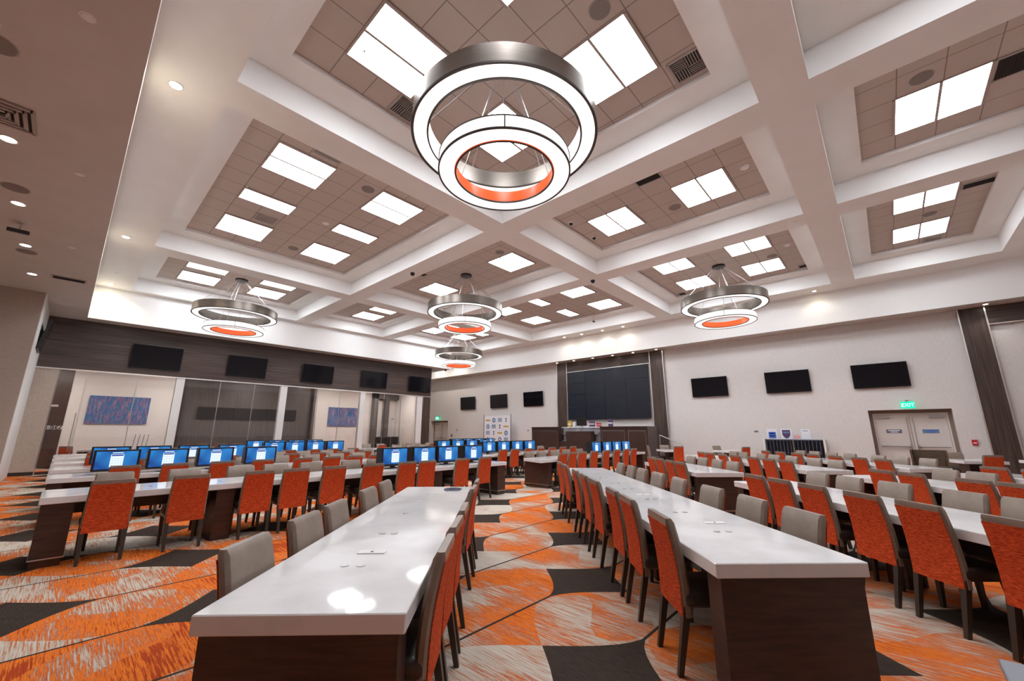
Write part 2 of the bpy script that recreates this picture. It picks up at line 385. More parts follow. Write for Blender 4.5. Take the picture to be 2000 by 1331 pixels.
struct('wall_end', bx(-1.0, -.985, 18.40, YW, 0, ZL), M['white'])
FZ = EYE+2.25
struct('wall_fascia', bx(-1.0, 16.12, YW, YW+.25, FZ, ZL+.1), M['wood_h'])
struct('trim_1', bx(-.98, 16.12, YW-.02, YW+.06, FZ-.045, FZ), M['chrome'])
struct('trim_2', bx(15.62, 16.12, YW, YW+.25, 0, FZ-.045), M['wood_v'])
for i, (a, b) in enumerate(((2.96, 3.24), (7.05, 7.35), (11.25, 11.55), (15.1, 15.5))):
    struct('trim_%d' % (i+3), bx(a, b, YW+.0, YW+.22, 0, FZ-.045), M['white'])
# baseboards
struct('baseboard_right', box(box(bx(XW-.015, XW, .5, 8.0, 0, .12), XW-.015, XW, 14.75, 25.4, 0, .12), XW-.015, XW, -2.3, -1.69, 0, .12), M['base'])
struct('baseboard_left', box(bx(-6.5, -1.0, 18.385, 18.4, 0, .12), -.984, -.42, YW-.015, YW, 0, .12), M['base'])
# glass panes of the partition, each with its edges
def pane(n, a, b, lab=None):
    o = tag(empty('window_%d' % n, ((a+b)/2, YW+.10, 0)), kind='structure')
    obj('glass_pane', bx(-(b-a)/2+.01, (b-a)/2-.01, -.006, .006, .02, FZ-.06), M['glass'], o)
    obj('pane_edge', box(bx(-(b-a)/2, -(b-a)/2+.012, -.008, .008, .02, FZ-.06), (b-a)/2-.012, (b-a)/2, -.008, .008, .02, FZ-.06), M['metal'], o)
    obj('floor_channel', bx(-(b-a)/2, (b-a)/2, -.03, .03, 0, .03), M['metal'], o)
n = 1
for a, b in ((.34, 1.75), (1.75, 2.95), (3.25, 4.55), (4.55, 5.92), (5.92, 7.04), (7.36, 8.9), (8.9, 10.1), (10.1, 11.24), (11.56, 12.8), (12.8, 13.95), (13.95, 15.09)):
    pane(n, a, b); n += 1
# glass entrance door with pull, patch fittings and lettering
gd = tag(empty('door_3', (0, YW+.10, 0)), kind='structure')
obj('glass_leaf', bx(-.40, .32, -.006, .006, .06, FZ-.08), M['glass'], gd)
obj('leaf_edge', box(bx(-.41, -.39, -.015, .015, .02, FZ-.06), .31, .325, -.01, .01, .02, FZ-.06), M['metal'], gd)
obj('bottom_rail', bx(-.40, .32, -.02, .02, .01, .10), M['wood'], gd)
obj('patch_fitting', bx(-.40, -.22, -.02, .02, 2.36, 2.43), M['chrome'], gd)
hd = obj('pull_handle', tube(bmesh.new(), (.26, -.07, .75), (.26, -.07, 2.15), .016, 10), M['metal'], gd)
obj('handle_standoff', tube(tube(bmesh.new(), (.26, -.07, .95), (.26, 0, .95), .01), (.26, -.07, 1.95), (.26, 0, 1.95), .01), M['metal'], hd)
for i, ch in enumerate('BINGO'):
    cx = -.33+.14*i
    if ch in 'GO': continue
    lo = text_mesh('door_lettering', ch, .15, M['etch'], (cx, -.012, 1.62), (R(90), 0, 0), gd)
    rb = ringm(bmesh.new(), .064, .070, -.001, .001, 28); bmesh.ops.rotate(rb, verts=rb.verts, cent=(0, 0, 0), matrix=Matrix.Rotation(R(90), 3, 'X'))
    obj('letter_circle', rb, M['etch'], gd, loc=(cx, -.012, 1.62))
# room behind the glass
struct('wall_back', box(box(bx(-3, -.0, 26.0, 26.1, 0, 4.3), .0, 3.85, 26.0, 26.1, 0, 4.3), 10.3, 15.98, 26.0, 26.1, 0, 4.3), M['vinyl'])
struct('wall_dark', bx(3.85, 10.3, 26.2, 26.3, 0, 4.3), M['inner_dark'])
struct('trim_7', box(bx(-.75, .0, 25.96, 26.0, 0, 4.2), 3.78, 3.9, 25.9, 26.2, 0, 4.2), M['wood'])
struct('trim_8', box(bx(10.2, 10.34, 25.9, 26.2, 0, 4.2), 14.1, 14.4, 25.6, 26.0, 0, 4.2), M['inner_dark'])
struct('trim_9', box(bx(14.95, 15.25, 25.6, 26.0, 0, 3.7), 14.1, 15.97, 25.6, 26.0, 3.7, 4.2), M['inner_dark'])
struct('ceiling_back_room', bx(-6.5, 15.98, YW+.25, 26.3, 4.2, 4.3), M['paint'])
struct('wall_back_room_side', bx(-3.1, -3.0, YW+.25, 26.0, 0, 4.3), M['vinyl_tan'])
for i, x in enumerate((-.5, 3.2, 7.0, 10.8, 14.3)):  # unseen panels, added to light the room behind the glass
    t = thing('ceiling_light', '%s unseen panel added in the low ceiling behind the glass, counted from the left' % ORD[i], 'ceiling light', (x, 24.0, 4.19), group='added panels behind the glass')
    obj('diffuser', bx(-.6, .6, -.3, .3, -.012, 0), M['inner_lamp'], t); obj('frame', ringm(bmesh.new(), .02, .03, -.01, 0, 4), M['white'], t)

# ---- dark portal frames on the right wall
def portal(n0, ya, yb, yc, yd, ztop, m):
    "two pilasters ya-yb and yc-yd with a header between"
    struct('trim_%d' % n0, bx(XW-.12, XW, ya, yb, 0, ZL), m); struct('trim_%d' % (n0+1), bx(XW-.12, XW, yc, yd, 0, ZL), m)
    struct('trim_%d' % (n0+2), bx(XW-.10, XW, yb, yc, ztop, ZL), M['wood_h'])
portal(10, 8.05, 8.75, 14.0, 14.72, EYE+3.52, M['wood_v'])
portal(13, -8.5, -7.8, -2.93, -2.33, EYE+3.52, M['wood_v'])
struct('trim_16', bx(XW-.03, XW, 8.75, 14.0, 0, EYE+3.50), M['vinyl'])
bm = bmesh.new()
for y in (14.0, 14.725, 8.74, 8.04, -2.325, -2.945): box(bm, XW-.135, XW-.1, y-.018, y+.018, 0, ZL)
box(bm, XW-.115, XW-.09, 8.75, 14.0, EYE+3.50, EYE+3.53); box(bm, XW-.115, XW-.09, -7.8, -2.93, EYE+3.49, EYE+3.52)
struct('trim_17', bm, M['chrome'])
struct('trim_18', bx(XW-.06, XW, -7.8, -2.95, 0, .87), M['wood'])

# ---- exit double door
def double_door(nm, y0, y1, h, depth=.35):
    "recess y0..y1, height h; doors at the back of it"
    d = tag(empty(nm, (XW+depth, (y0+y1)/2, 0)), kind='structure'); W = (y1-y0)/2
    obj('door_frame', box(box(bx(-.04, .05, -W, -W+.10, 0, h), -.04, .05, W-.10, W, 0, h), -.04, .05, -W+.10, W-.10, h-.12, h), M['casing'], d)
    obj('inner_frame', box(box(bx(-.03, .05, -W+.10, -W+.15, 0, h-.12), -.03, .05, W-.15, W-.10, 0, h-.12), -.03, .05, -W+.15, W-.15, h-.17, h-.12), M['door'], d)
    lw = W-.155; H = h-.175
    for s in (-1, 1):
        leaf = obj('door_leaf', bx(0, .045, min(s*.006, s*lw), max(s*.006, s*lw), .01, H), M['door'], d)
        ya, yb = sorted((s*.10, s*(lw-.05)))
        obj('panic_bar', box(tube(bmesh.new(), (-.08, ya, 1.0), (-.08, yb, 1.0), .022, 10), -.07, 0, s*.10-.03, s*.10+.03, .93, 1.07, bevel=.008), M['metal'], leaf)
        obj('latch_rod', tube(bmesh.new(), (-.03, s*.08, .1), (-.03, s*.08, H-.1), .009, 8), M['metal'], leaf)
        ca, cb = sorted((s*(lw-.42), s*(lw-.04)))
        obj('door_closer', bx(-.07, 0, ca, cb, H-.12, H-.05, bevel=.008), M['metal'], leaf)
    return d, lw
d1, lw = double_door('door_1', D1[0], D1[1], D1[2])
d2, _ = double_door('door_2', D2[0], D2[1], D2[2])
struct('wall_recess', box(box(bx(XW+.36, XW+.42, D1[0]-.1, D1[1]+.1, D1[2]-.14, D1[2]+.1), XW+.41, XW+.5, D1[0]-.1, D1[1]+.1, 0, D1[2]), XW+.41, XW+.5, D2[0]-.1, D2[1]+.1, 0, D2[2]), M['frame'])

# ================================================================== CEILING FITTINGS
def light_panel(x, y, wide, deep, lab, group):
    t = thing('ceiling_light', lab, 'ceiling light', (x, y, ZT), 0, group)
    nh = 2 if deep > 1 else 1; hd = deep/nh
    for k in range(nh):
        yc = -deep/2+hd*(k+.5)
        obj('diffuser', bx(-wide/2+.012, wide/2-.012, yc-hd/2+.012, yc+hd/2-.012, -.022, -.012), M['panel_glow'], t)
    bm = bmesh.new()
    for k in range(nh+1): box(bm, -wide/2, wide/2, -deep/2+hd*k-.022, -deep/2+hd*k+.022, -.034, 0)
    for s in (-1, 1): box(bm, s*wide/2-.010, s*wide/2+.010, -deep/2, deep/2, -.02, 0)
    obj('frame', bm, M['frame'], t)
T = .61
NAMES = {(0, 1): 'coffer of the biggest chandelier', (0, 2): 'large coffer left of the biggest chandelier', (0, 3): 'far left chandelier coffer',
         (1, 1): 'coffer right of the biggest chandelier', (1, 2): 'middle chandelier coffer', (1, 3): 'small coffer left of the middle chandelier',
         (2, 1): 'far right chandelier coffer', (2, 2): 'far coffer behind the middle chandelier', (2, 3): 'farthest chandelier coffer',
         (0, 0): 'top right corner coffer', (1, 0): 'upper coffer on the right edge', (2, 0): 'lower coffer on the right edge'}
LIT = {(0, 1): ([1, 5], [(1, 2), (5, 2)]), (0, 2): ([1, 5], [(1, 2), (5, 1), (8, 2)]), (0, 3): ([1, 5], [(2, 1), (3.9, 2)]),
       (1, 1): ([1.9], [(1, 2), (5, 2)]), (1, 2): ([2], [(1, 2), (8, 2)]), (1, 3): ([2], [(2, 1), (3.9, 2)]),
       (2, 1): ([1, 5], [(1, 2), (5, 2)]), (2, 2): ([1, 5], [(1, 2), (5, 1), (8, 2)]), (2, 3): ([1, 5], [(2, 1), (3.9, 2)]),
       (0, 0): ([1, 5], [(1, 2)]), (1, 0): ([1.95], [(1, 2)]), (2, 0): ([1, 5], [(1, 2)])}
for (i, j), (cx, cyl) in LIT.items():
    a, c = CX[i][0]+LW, CY[j][0]+LW
    for p, ix in enumerate(cx):
        for q, (iy, n2) in enumerate(cyl):
            if len(cx) == 2 and len(cyl) == 2 and j == 1: pos = {(0, 0): 'top', (0, 1): 'left', (1, 0): 'right', (1, 1): 'bottom'}[(p, q)]
            else:
                s = [] if len(cx) == 1 else [('left' if j else 'upper'), ('right' if j else 'lower')][p:p+1]
                u = {1: [''], 2: ['upper', 'lower'], 3: ['upper', 'middle', 'lower']}[len(cyl)][q]
                if len(cx) == 1 and j == 1: u = {'upper': 'right', 'lower': 'left'}[u]
                pos = ' '.join([u]+s).strip()
            lab = ('%s %s light panel in the %s' % (pos, 'narrow' if n2 == 1 else 'square', NAMES[(i, j)])).strip()
            light_panel(a+(ix+1)*T, c+(iy+n2/2)*T, 2*T, n2*T, lab, 'flat light panels in the coffers')
# chandeliers
def chandelier(x, y, lab):
    t = thing('chandelier', lab, 'chandelier', (x, y, ZT), 0, 'two-ring chandeliers')
    zu, zl = EYE+4.43-ZT, EYE+3.85-ZT; hu, hl = .31, .20
    obj('canopy', disc(bmesh.new(), 0, 0, -.035, .22, .07, 32), M['rim'], t, True)
    # big ring: bronze shell, glowing underside, dark rims
    b = ringm(bmesh.new(), 1.39, 1.42, zu, zu+hu); ringm(b, 1.18, 1.20, zu, zu+hu); ringm(b, 1.20, 1.39, zu+hu-.02, zu+hu)
    up = obj('upper_ring', b, M['bronze'], t, True); up['label'] = 'large brushed bronze ring'
    obj('diffuser', ringm(bmesh.new(), 1.197, 1.393, zu+.004, zu+.03), M['ring_glow'], up, True)
    obj('rim', ringm(ringm(bmesh.new(), 1.400, 1.430, zu-.012, zu+.014), 1.172, 1.196, zu-.012, zu+.010), M['rim'], up)
    # small ring: lit outside and below, orange lining
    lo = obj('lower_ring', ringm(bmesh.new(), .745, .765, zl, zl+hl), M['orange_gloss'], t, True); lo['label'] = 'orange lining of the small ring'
    obj('diffuser', ringm(bmesh.new(), .768, .995, zl+.004, zl+hl-.01), M['ring_glow'], lo, True)
    obj('rim', ringm(ringm(ringm(bmesh.new(), .985, 1.008, zl-.012, zl+.012), .734, .756, zl-.012, zl+.010), .985, 1.006, zl+hl-.010, zl+hl+.004), M['rim'], lo)
    for k in range(3):
        an = R(222+120*k); obj('rod', tube(bmesh.new(), (.10*math.cos(an), .10*math.sin(an), -.06), (.87*math.cos(an), .87*math.sin(an), zl+hl), .006, 6), M['metal'], t)
    for k in range(6):
        an = R(12+60*k); obj('rod', tube(bmesh.new(), (.15*math.cos(an), .15*math.sin(an), -.06), (1.30*math.cos(an), 1.30*math.sin(an), zu+hu), .008, 6), M['metal'], t)
    sm = obj('seam', bx(.994, 1.002, -.008, .008, zl, zl+hl), M['rim'], t); sm.rotation_euler = (0, 0, math.atan2(-y, -x))
    return t
for x, y, l in ((3.96, 3.79, 'biggest two-ring chandelier with orange lining, hanging nearest at the top centre'),
                (3.96, 18.55, 'two-ring chandelier hanging far left above the dark fascia screens'),
                (15.5, 3.79, 'two-ring chandelier hanging far right above the white wall'),
                (9.77, 11.4, 'two-ring chandelier hanging in the middle of the hall'),
                (15.5, 18.55, 'smallest two-ring chandelier, hanging lowest behind the middle one')):
    t = chandelier(x, y, l)
# round recessed things
def downlight(x, y, z, lab, r=.075, m='lamp', power=SPOT_W, group='recessed downlights', cone=95):
    t = thing('downlight', lab, 'downlight', (x, y, z), 0, group)
    obj('trim_ring', ringm(bmesh.new(), r, r+.02, -.012, .0, 28), M['white'], t); obj('lens', disc(bmesh.new(), 0, 0, -.004, r, .006, 24), M[m], t)
    l = bpy.data.lights.new('downlight_lamp', 'SPOT'); l.energy = power; l.spot_size = R(cone); l.spot_blend = .6; l.color = (1, .87, .66) if m == 'lamp' else (1, .93, .84); l.shadow_soft_size = .06
    lo = bpy.data.objects.new('downlight_lamp', l); C.objects.link(lo); lo.parent = t; lo.location = (0, 0, -.03)
for i, (x, y) in enumerate(((.33, 7.6), (.34, 15.23), (.35, 20.9))):
    downlight(x, y, ZS, '%s warm downlight down the left beam beside the low ceiling' % ['nearest', 'middle', 'farthest'][i], .08, power=70, cone=140)
for i, (x, y) in enumerate(((19.05, 1.37), (19.03, 9.52), (19.05, 10.76), (19.03, 12.07), (19.0, 13.24))):
    downlight(x, y, ZS, ['warm downlight in the beam right of the far right chandelier'][0] if i == 0 else '%s small downlight in the beam above the video wall, from the right' % ORD[i-1], .06, power=10, cone=130)
for i, (x, y) in enumerate(((-1.22, 6.2), (-1.21, 8.77), (-1.23, 11.29), (-1.24, 13.85), (-1.22, 16.36))):
    downlight(x, y, ZL, '%s downlight in the low left ceiling, counted from the near end' % ORD[i], .085, 'lamp_w', power=10)
for i, y in enumerate((8.2, 9.47, 10.68, 11.93, 13.23, 14.45)):
    downlight(19.88, y, ZL, '%s downlight over the video wall, counted from the right' % ORD[i], .06, 'lamp_w', power=12)
for i, (x, y) in enumerate(((18.4, 23.2), (18.4, 25.6))):
    downlight(x, y, ZS, '%s downlight in the recess beyond the dark fascia corner' % ['nearer', 'farther'][i], .08, 'lamp_w', power=75, cone=150)
downlight(19.88, -2.95, ZL, 'downlight over the dark wood frame at the right edge', .06, 'lamp_w', power=12)
def round_fix(name, x, y, z, r, h, m, lab, cat, group=None, r2=None, rim='white'):
    t = thing(name, lab, cat, (x, y, z), 0, group)
    obj('cover', disc(bmesh.new(), 0, 0, -h/2, r*(r2 or 1), h, 28, r), M[m], t, True); obj('trim_ring', ringm(bmesh.new(), r, r+.015, -.008, 0, 28), M[rim], t)
SPK = 'round ceiling speakers'
for x, y, l in ((4.3, 2.21, 'large round speaker grille above the biggest chandelier'), (4.27, 8.89, 'round speaker grille between the upper panels left of the biggest chandelier'),
                (4.27, 13.9, 'round speaker grille low in the large left coffer'), (10.37, 3.44, 'round speaker grille in the coffer right of the biggest chandelier'),
                (9.1, -1.32, 'round speaker grille in the upper coffer on the right edge'), (9.18, 8.98, 'round speaker grille in the middle chandelier coffer'),
                (15.56, -1.74, 'round speaker grille in the lower coffer on the right edge'), (15.81, 2.13, 'round speaker grille in the far right chandelier coffer')):
    round_fix('ceiling_speaker', x, y, ZT, .15, .012, 'grille', l, 'speaker', SPK, rim='vent')
for i, (x, y) in enumerate(((-1.18, 6.79-.25), (-1.23, 10.57), (-1.24, 14.36))):
    round_fix('ceiling_speaker', x, y, ZL, .16, .012, 'grille', '%s round grille speaker in the low left ceiling' % ['nearest', 'middle', 'farthest'][i], 'speaker', SPK, rim='vent')
for x, y, l in ((4.28, 11.41, 'white round access disc in the large left coffer'), (9.75, 1.58, 'white round access disc in the coffer right of the biggest chandelier'), (15.16, 1.59, 'white round access disc in the far right chandelier coffer')):
    round_fix('access_disc', x, y, ZT, .085, .035, 'white', l, 'ceiling fixture', 'white round ceiling discs', .8)
for x, y, l in ((2.3, 5.35, 'small sprinkler left of the biggest chandelier'), (5.6, 1.15, 'small sprinkler above the vent right of the biggest chandelier'), (2.15, 11.0, 'small sprinkler in the large left coffer')):
    round_fix('ceiling_sprinkler', x, y, ZT, .03, .03, 'white', l, 'sprinkler', 'sprinklers among the ceiling tiles', .7, 'vent')
for i, (x, y, z) in enumerate(((-.51, 5.4, ZL), (-.49, 9.19, ZL), (-.53, 13.26, ZL), (.42, 19.2, ZS), (12.15, 1.0, ZS))):
    round_fix('ceiling_sprinkler', x, y, z, .05, .014, 'paint', ['nearest flush sprinkler cap in the low left ceiling', 'middle flush sprinkler cap in the low left ceiling', 'farthest flush sprinkler cap in the low left ceiling', 'flush sprinkler cap at the far end of the left beam', 'flush sprinkler cap in the beam on the right'][i], 'sprinkler', 'flush sprinkler caps', .9, 'paint')
def dome(x, y, z, lab, white):
    t = thing('security_camera', lab, 'camera', (x, y, z), 0, 'dome security cameras')
    obj('mount', disc(bmesh.new(), 0, 0, -.02, .075, .04, 24), M['white' if white else 'black'], t, True)
    b = bmesh.new(); bmesh.ops.create_uvsphere(b, u_segments=20, v_segments=10, radius=.06 if white else .075)
    for v in b.verts: v.co.z = min(v.co.z, 0)-.035
    obj('dome', b, M['dome'], t, True)
dome(7.38, 11.47, ZS, 'black dome camera under the beam left of the middle chandelier', False)
dome(12.22, 7.19, ZS, 'black dome camera under the beam crossing right of centre', False)
dome(17.0, 21.7, ZL, 'black dome camera at the end of the dark fascia', False)
dome(8.65, 8.1, ZT, 'white dome camera in the middle chandelier coffer', True)
dome(9.14, 6.02, ZT, 'left white dome camera in the coffer right of the biggest chandelier', True)
dome(10.38, 5.99, ZT, 'right white dome camera in the coffer right of the biggest chandelier', True)
# vents
def louvre(x, y, z, wx, wy, lab, dark=False, four=False, rim='vent'):
    t = thing('air_vent', lab, 'air vent', (x, y, z), 0, 'ceiling air vents')
    obj('duct', bx(-wx/2+.02, wx/2-.02, -wy/2+.02, wy/2-.02, -.004, 0), M['vent_dark'], t)
    b = bmesh.new()
    for s in (-1, 1): box(b, s*wx/2-.02, s*wx/2+.02, -wy/2, wy/2, -.02, 0); box(b, -wx/2, wx/2, s*wy/2-.02, s*wy/2+.02, -.02, 0)
    obj('frame', b, M[rim], t)
    b = bmesh.new()
    if four:     # four fields of slats at right angles
        for qx in (-1, 1):
            for qy in (-1, 1):
                for k in range(6):
                    o = (k+.5)/6; tk = .009
                    if qx*qy > 0: box(b, min(0, qx*wx/2), max(0, qx*wx/2), qy*wy/2*o-.005, qy*wy/2*o+.005, -.018, -.004)
                    else: box(b, qx*wx/2*o-.005, qx*wx/2*o+.005, min(0, qy*wy/2), max(0, qy*wy/2), -.018, -.004)
    else:
        n = max(3, int(wy/.035)) if wy < wx else max(3, int(wx/.035))
        for k in range(n):
            o = -.5+(k+.5)/n
            if wy < wx: box(b, -wx/2, wx/2, wy*o-(.004 if dark else .009), wy*o+(.004 if dark else .009), -.018, -.004)
            else: box(b, wx*o-.006, wx*o+.006, -wy/2, wy/2, -.018, -.004)
    obj('slats', b, M['vent_dark' if dark else rim], t)
louvre(6.12, 1.6, ZT, .5, .5, 'four-way slatted vent right of the biggest chandelier', four=True)
louvre(3.45, 5.9, ZT, .5, .5, 'four-way slatted vent left of the biggest chandelier', four=True)
louvre(3.0, 12.45, ZT, .5, .42, 'dark slatted vent in the large left coffer between narrow and lower panels')
louvre(3.02, 8.32, ZT, .6, .25, 'slatted vent at the upper edge of the large left coffer')
louvre(8.67, 3.44, ZT, .25, .6, 'long dark slot vent in the coffer right of the biggest chandelier', True)
louvre(17.72, 5.92, ZT, .3, .3, 'small dark vent left in the far right chandelier coffer', True)
louvre(17.59, 1.45, ZT, .3, .3, 'small dark vent right in the far right chandelier coffer', True)
louvre(9.75, -2.45, ZT, .6, .45, 'dark vent in the upper coffer on the right edge', True)
louvre(14.3, -2.55, ZT, .3, .6, 'dark vent in the lower coffer on the right edge', True)
louvre(17.73, -1.92, ZT, .3, .42, 'pale slatted vent in the lower coffer on the right edge')
louvre(8.58, 12.6, ZT, .25, .3, 'small dark vent in the middle chandelier coffer', True)
louvre(-.54, 16.17, ZL, .64, .3, 'dark rectangular return vent far in the low left ceiling', True)
t = thing('air_diffuser', 'square stepped air diffuser in the low left ceiling at the left edge', 'air vent', (-1.24, 8.02, ZL))
obj('duct', bx(-.28, .28, -.28, .28, -.004, 0), M['vent_dark'], t)
for k in range(4):
    r0 = .30-.075*k; b = bmesh.new()
    for s in (-1, 1): box(b, s*r0-.02, s*r0+.02, -r0-.02, r0+.02, -.03-.004*k, -.008); box(b, -r0, r0, s*r0-.02, s*r0+.02, -.03-.004*k, -.008)
    obj('cone_frame', b, M['vent'], t)
# camera bracket on the low ceiling
t = thing('ceiling_camera', 'small black camera on a stub bracket under the low left ceiling', 'camera', (-1.24, 12.4, ZL))
obj('bracket', tube(disc(bmesh.new(), 0, 0, -.01, .05, .02), (0, 0, -.02), (0, 0, -.14), .012), M['metal'], t)
obj('camera_body', bx(-.16, .14, -.04, .04, -.21, -.14, bevel=.012), M['black'], t)
# stub hooks seen in far coffer
for x, y, l in ((13.9, 13.4, 'left'), (17.9, 10.6, 'right')):
    t = thing('ceiling_camera', '%s small camera arm hanging in the far coffer before the video wall' % l, 'camera', (x, y, ZT))
    obj('bracket', tube(bmesh.new(), (0, 0, 0), (0, 0, -.35), .012), M['metal'], t); obj('camera_body', bx(-.09, .09, -.04, .04, -.42, -.35, bevel=.01), M['black'], t)

# ================================================================== WALL THINGS
def tv(name, loc, rz, w_, h_, lab, group, tilt=4):
    t = thing(name, lab, 'television', loc, rz, group)     # local: faces -Y, centre at origin
    ms = None
    def tb(b):
        bmesh.ops.rotate(b, verts=b.verts, cent=(0, 0, 0), matrix=Matrix.Rotation(R(tilt), 3, 'X')); return b
    obj('casing', tb(bx(-w_/2, w_/2, -.03, .03, -h_/2, h_/2, bevel=.008)), M['black'], t, loc=(0, -.10, 0))
    obj('screen', tb(bx(-w_/2+.018, w_/2-.018, -.033, -.029, -h_/2+.022, h_/2-.018)), M['tv_screen'], t, loc=(0, -.10, 0))
    obj('wall_mount', bx(-.2, .2, -.09, 0, -.18, .18), M['black'], t)
TVG = 'dark televisions on the wood fascia'
for i, x in enumerate((2.15, 5.95, 9.7, 12.95, 15.2)):
    pass
tvx = [(257, 357), (435, 517), (575, 642), (694, 746), (787, 833)]
for i, x in enumerate((2.19, 5.45, 8.72, 11.97, 15.15)):
    tv('television', (x, YW-.005, EYE+2.98), 0, 1.62, .95, '%s dark television on the wood fascia, counted from the left' % ORD[i], TVG, 5)
for i, y in enumerate((23.02, 19.8, 16.68)):
    tv('television', (XW, y, EYE+2.06), R(-90), 1.62, .93, '%s television left of the video wall, counted from the left' % ORD[i], 'televisions left of the video wall', 3)
for i, y in enumerate((5.95, 2.87, -.03)):
    tv('television', (XW, y, EYE+2.06), R(-90), 1.58, .90, '%s television right of the video wall, counted from the left' % ORD[i], 'televisions right of the video wall', 3)
tv('television', (-.98, 20.3, EYE+3.05), R(90), 1.4, .95, 'dark television seen edge-on at the left wall corner', 'edge-on television', 10)
# video wall of sixteen panels
t = thing('video_wall', 'huge black video wall of sixteen panels above the caller stand', 'video wall', (XW-.04, 11.385, EYE+2.08), R(-90))
pw, ph = 5.07/4, 2.80/4
obj('backing', bx(-2.5, 2.5, -.10, 0, -1.37, 1.37), M['black'], t)
for r_ in range(4):
    for c_ in range(4):
        p = obj('display_panel', bx(-pw/2+.003, pw/2-.003, -.05, 0, -ph/2+.003, ph/2-.003, bevel=.004), M['wall_screen'], t, loc=(-2.535+pw*(c_+.5), -.12, -1.40+ph*(r_+.5)))
        p.rotation_euler = (R(.5), 0, R(.35*(c_-1.5)))
# exit signs
def exit_sign(y, z, lab, w_=.32, stand=.22):
    t = thing('exit_sign', lab, 'exit sign', (XW, y, z), R(-90))
    obj('bracket', bx(-.05, .05, -stand, 0, w_*.36, w_*.36+.05), M['metal'], t)
    obj('sign_plate', bx(-w_/2, w_/2, -stand-.012, -stand, -w_*.3, w_*.36), M['green'], t)
    text_mesh('lettering', 'EXIT', w_*.48, M['green_txt'], (0, -stand-.016, 0), (R(90), 0, 0), t, sx=.95)
exit_sign(-.61, EYE+.93, 'lit green EXIT sign above the beige double doors on the right', .36)
exit_sign(26.5, EYE+1.02, 'lit green EXIT sign above the recessed door in the far corner', .40)
# papers and plates on the right wall
def plate(name, y, z, w_, h_, m, lab, cat, parts=(), x=XW, d=.006, group=None):
    t = thing(name, lab, cat, (x, y, z), R(-90), group)
    obj('sheet' if d < .01 else 'plate', bx(-w_/2, w_/2, -d, 0, -h_/2, h_/2), M[m], t)
    for nm, a, b, c, e, mm in parts: obj(nm, bx(a, b, -d-.003, -d, c, e), M[mm], t)
    return t
plate('notice_paper', 3.69, EYE-.08, .38, .42, 'paper', 'white paper notice with a blue shield over the headset rack', 'notice', (('printed_block', -.12, .14, -.18, .08, 'blue'), ('text_line', -.09, .10, .0, .03, 'paper'), ('text_line', -.09, .10, -.10, -.07, 'paper')))
pp = plate('notice_paper', 3.18, EYE-.08, .40, .42, 'paper', 'paper notice with a purple shield over the headset rack', 'notice')
b = prism(bmesh.new(), [(-.14, .16), (-.14, -.04), (-.08, -.14), (0, -.19), (.08, -.14), (.14, -.04), (.14, .16)][::-1], 0, .004); bmesh.ops.rotate(b, verts=b.verts, cent=(0, 0, 0), matrix=Matrix.Rotation(R(90), 3, 'X'))
obj('printed_shield', b, M['purple'], pp, loc=(0, -.006, 0)); obj('text_line', bx(-.1, .1, -.014, -.010, .03, .09), M['lblue'], pp)
plate('notice_paper', 2.83, EYE-.2, .22, .14, 'pink', 'small pink slip over the headset rack', 'notice')
plate('notice_paper', 2.52, EYE-.09, .30, .40, 'paper', 'plain white paper sheet over the headset rack', 'notice', (('text_line', -.09, .09, .12, .14, 'ink'),))
plate('wall_plate', 4.27, EYE+.02, .14, .06, 'ink', 'small dark wall plate left of the headset rack', 'wall plate', d=.012)
plate('wall_plate', 17.0+.2, EYE+.07, .09, .07, 'ink', 'small dark wall plate right of the printed banner', 'wall plate', d=.012)
plate('wall_plate', 24.3, EYE+.1, .08, .12, 'ink', 'small wall switch right of the far corner door', 'wall plate', d=.012)
plate('fire_alarm', -2.01, EYE-.33, .13, .17, 'red', 'red fire alarm pull station beside the dark wood frame', 'fire alarm', (('pull_handle', -.04, .04, -.03, .0, 'white'),), d=.05)
plate('wall_phone', 24.9, EYE-.30, .12, .22, 'ink', 'dark wall phone beside the far corner door', 'wall phone', d=.05)
for s, y, m, l in ((1, -.12, 'ink', 'grey lettered plate on the left leaf of the double doors'), (-1, -1.07, 'lblue', 'pale blue lettered plate on the right leaf of the double doors')):
    t = plate('door_plate', y, EYE+.03, .42, .13, m, l, 'door sign', (('text_line', -.16, .16, .01, .04, 'paper' if m == 'ink' else 'blue'), ('text_line', -.10, .10, -.04, -.015, 'paper' if m == 'ink' else 'blue')), x=XW+.35)
# headset rack
t = thing('headset_rack', 'long black rack of hanging handsets against the white wall', 'rack', (XW-.22, 2.93, 0), R(-90))
obj('cabinet', box(box(bx(-1.0, 1.0, -.2, .2, 0, .45), -1.04, -.98, -.22, .2, 0, 1.22), .98, 1.04, -.22, .2, 0, 1.22), M['white'], t)
obj('back_panel', bx(-.98, .98, .1, .2, .45, 1.20), M['black'], t)
obj('divider', bx(-.015, .015, -.2, .1, .45, 1.2), M['leather'], t)
for k in range(48):
    obj('handset', bx(-.96+.04*k+.006, -.96+.04*k+.026, -.06, .1, .62, 1.16, bevel=.004), M['black' if k % 3 else 'ink'], t)
obj('top_strip', bx(-.98, .98, -.07, .1, 1.17, 1.20), M['ink'], t)
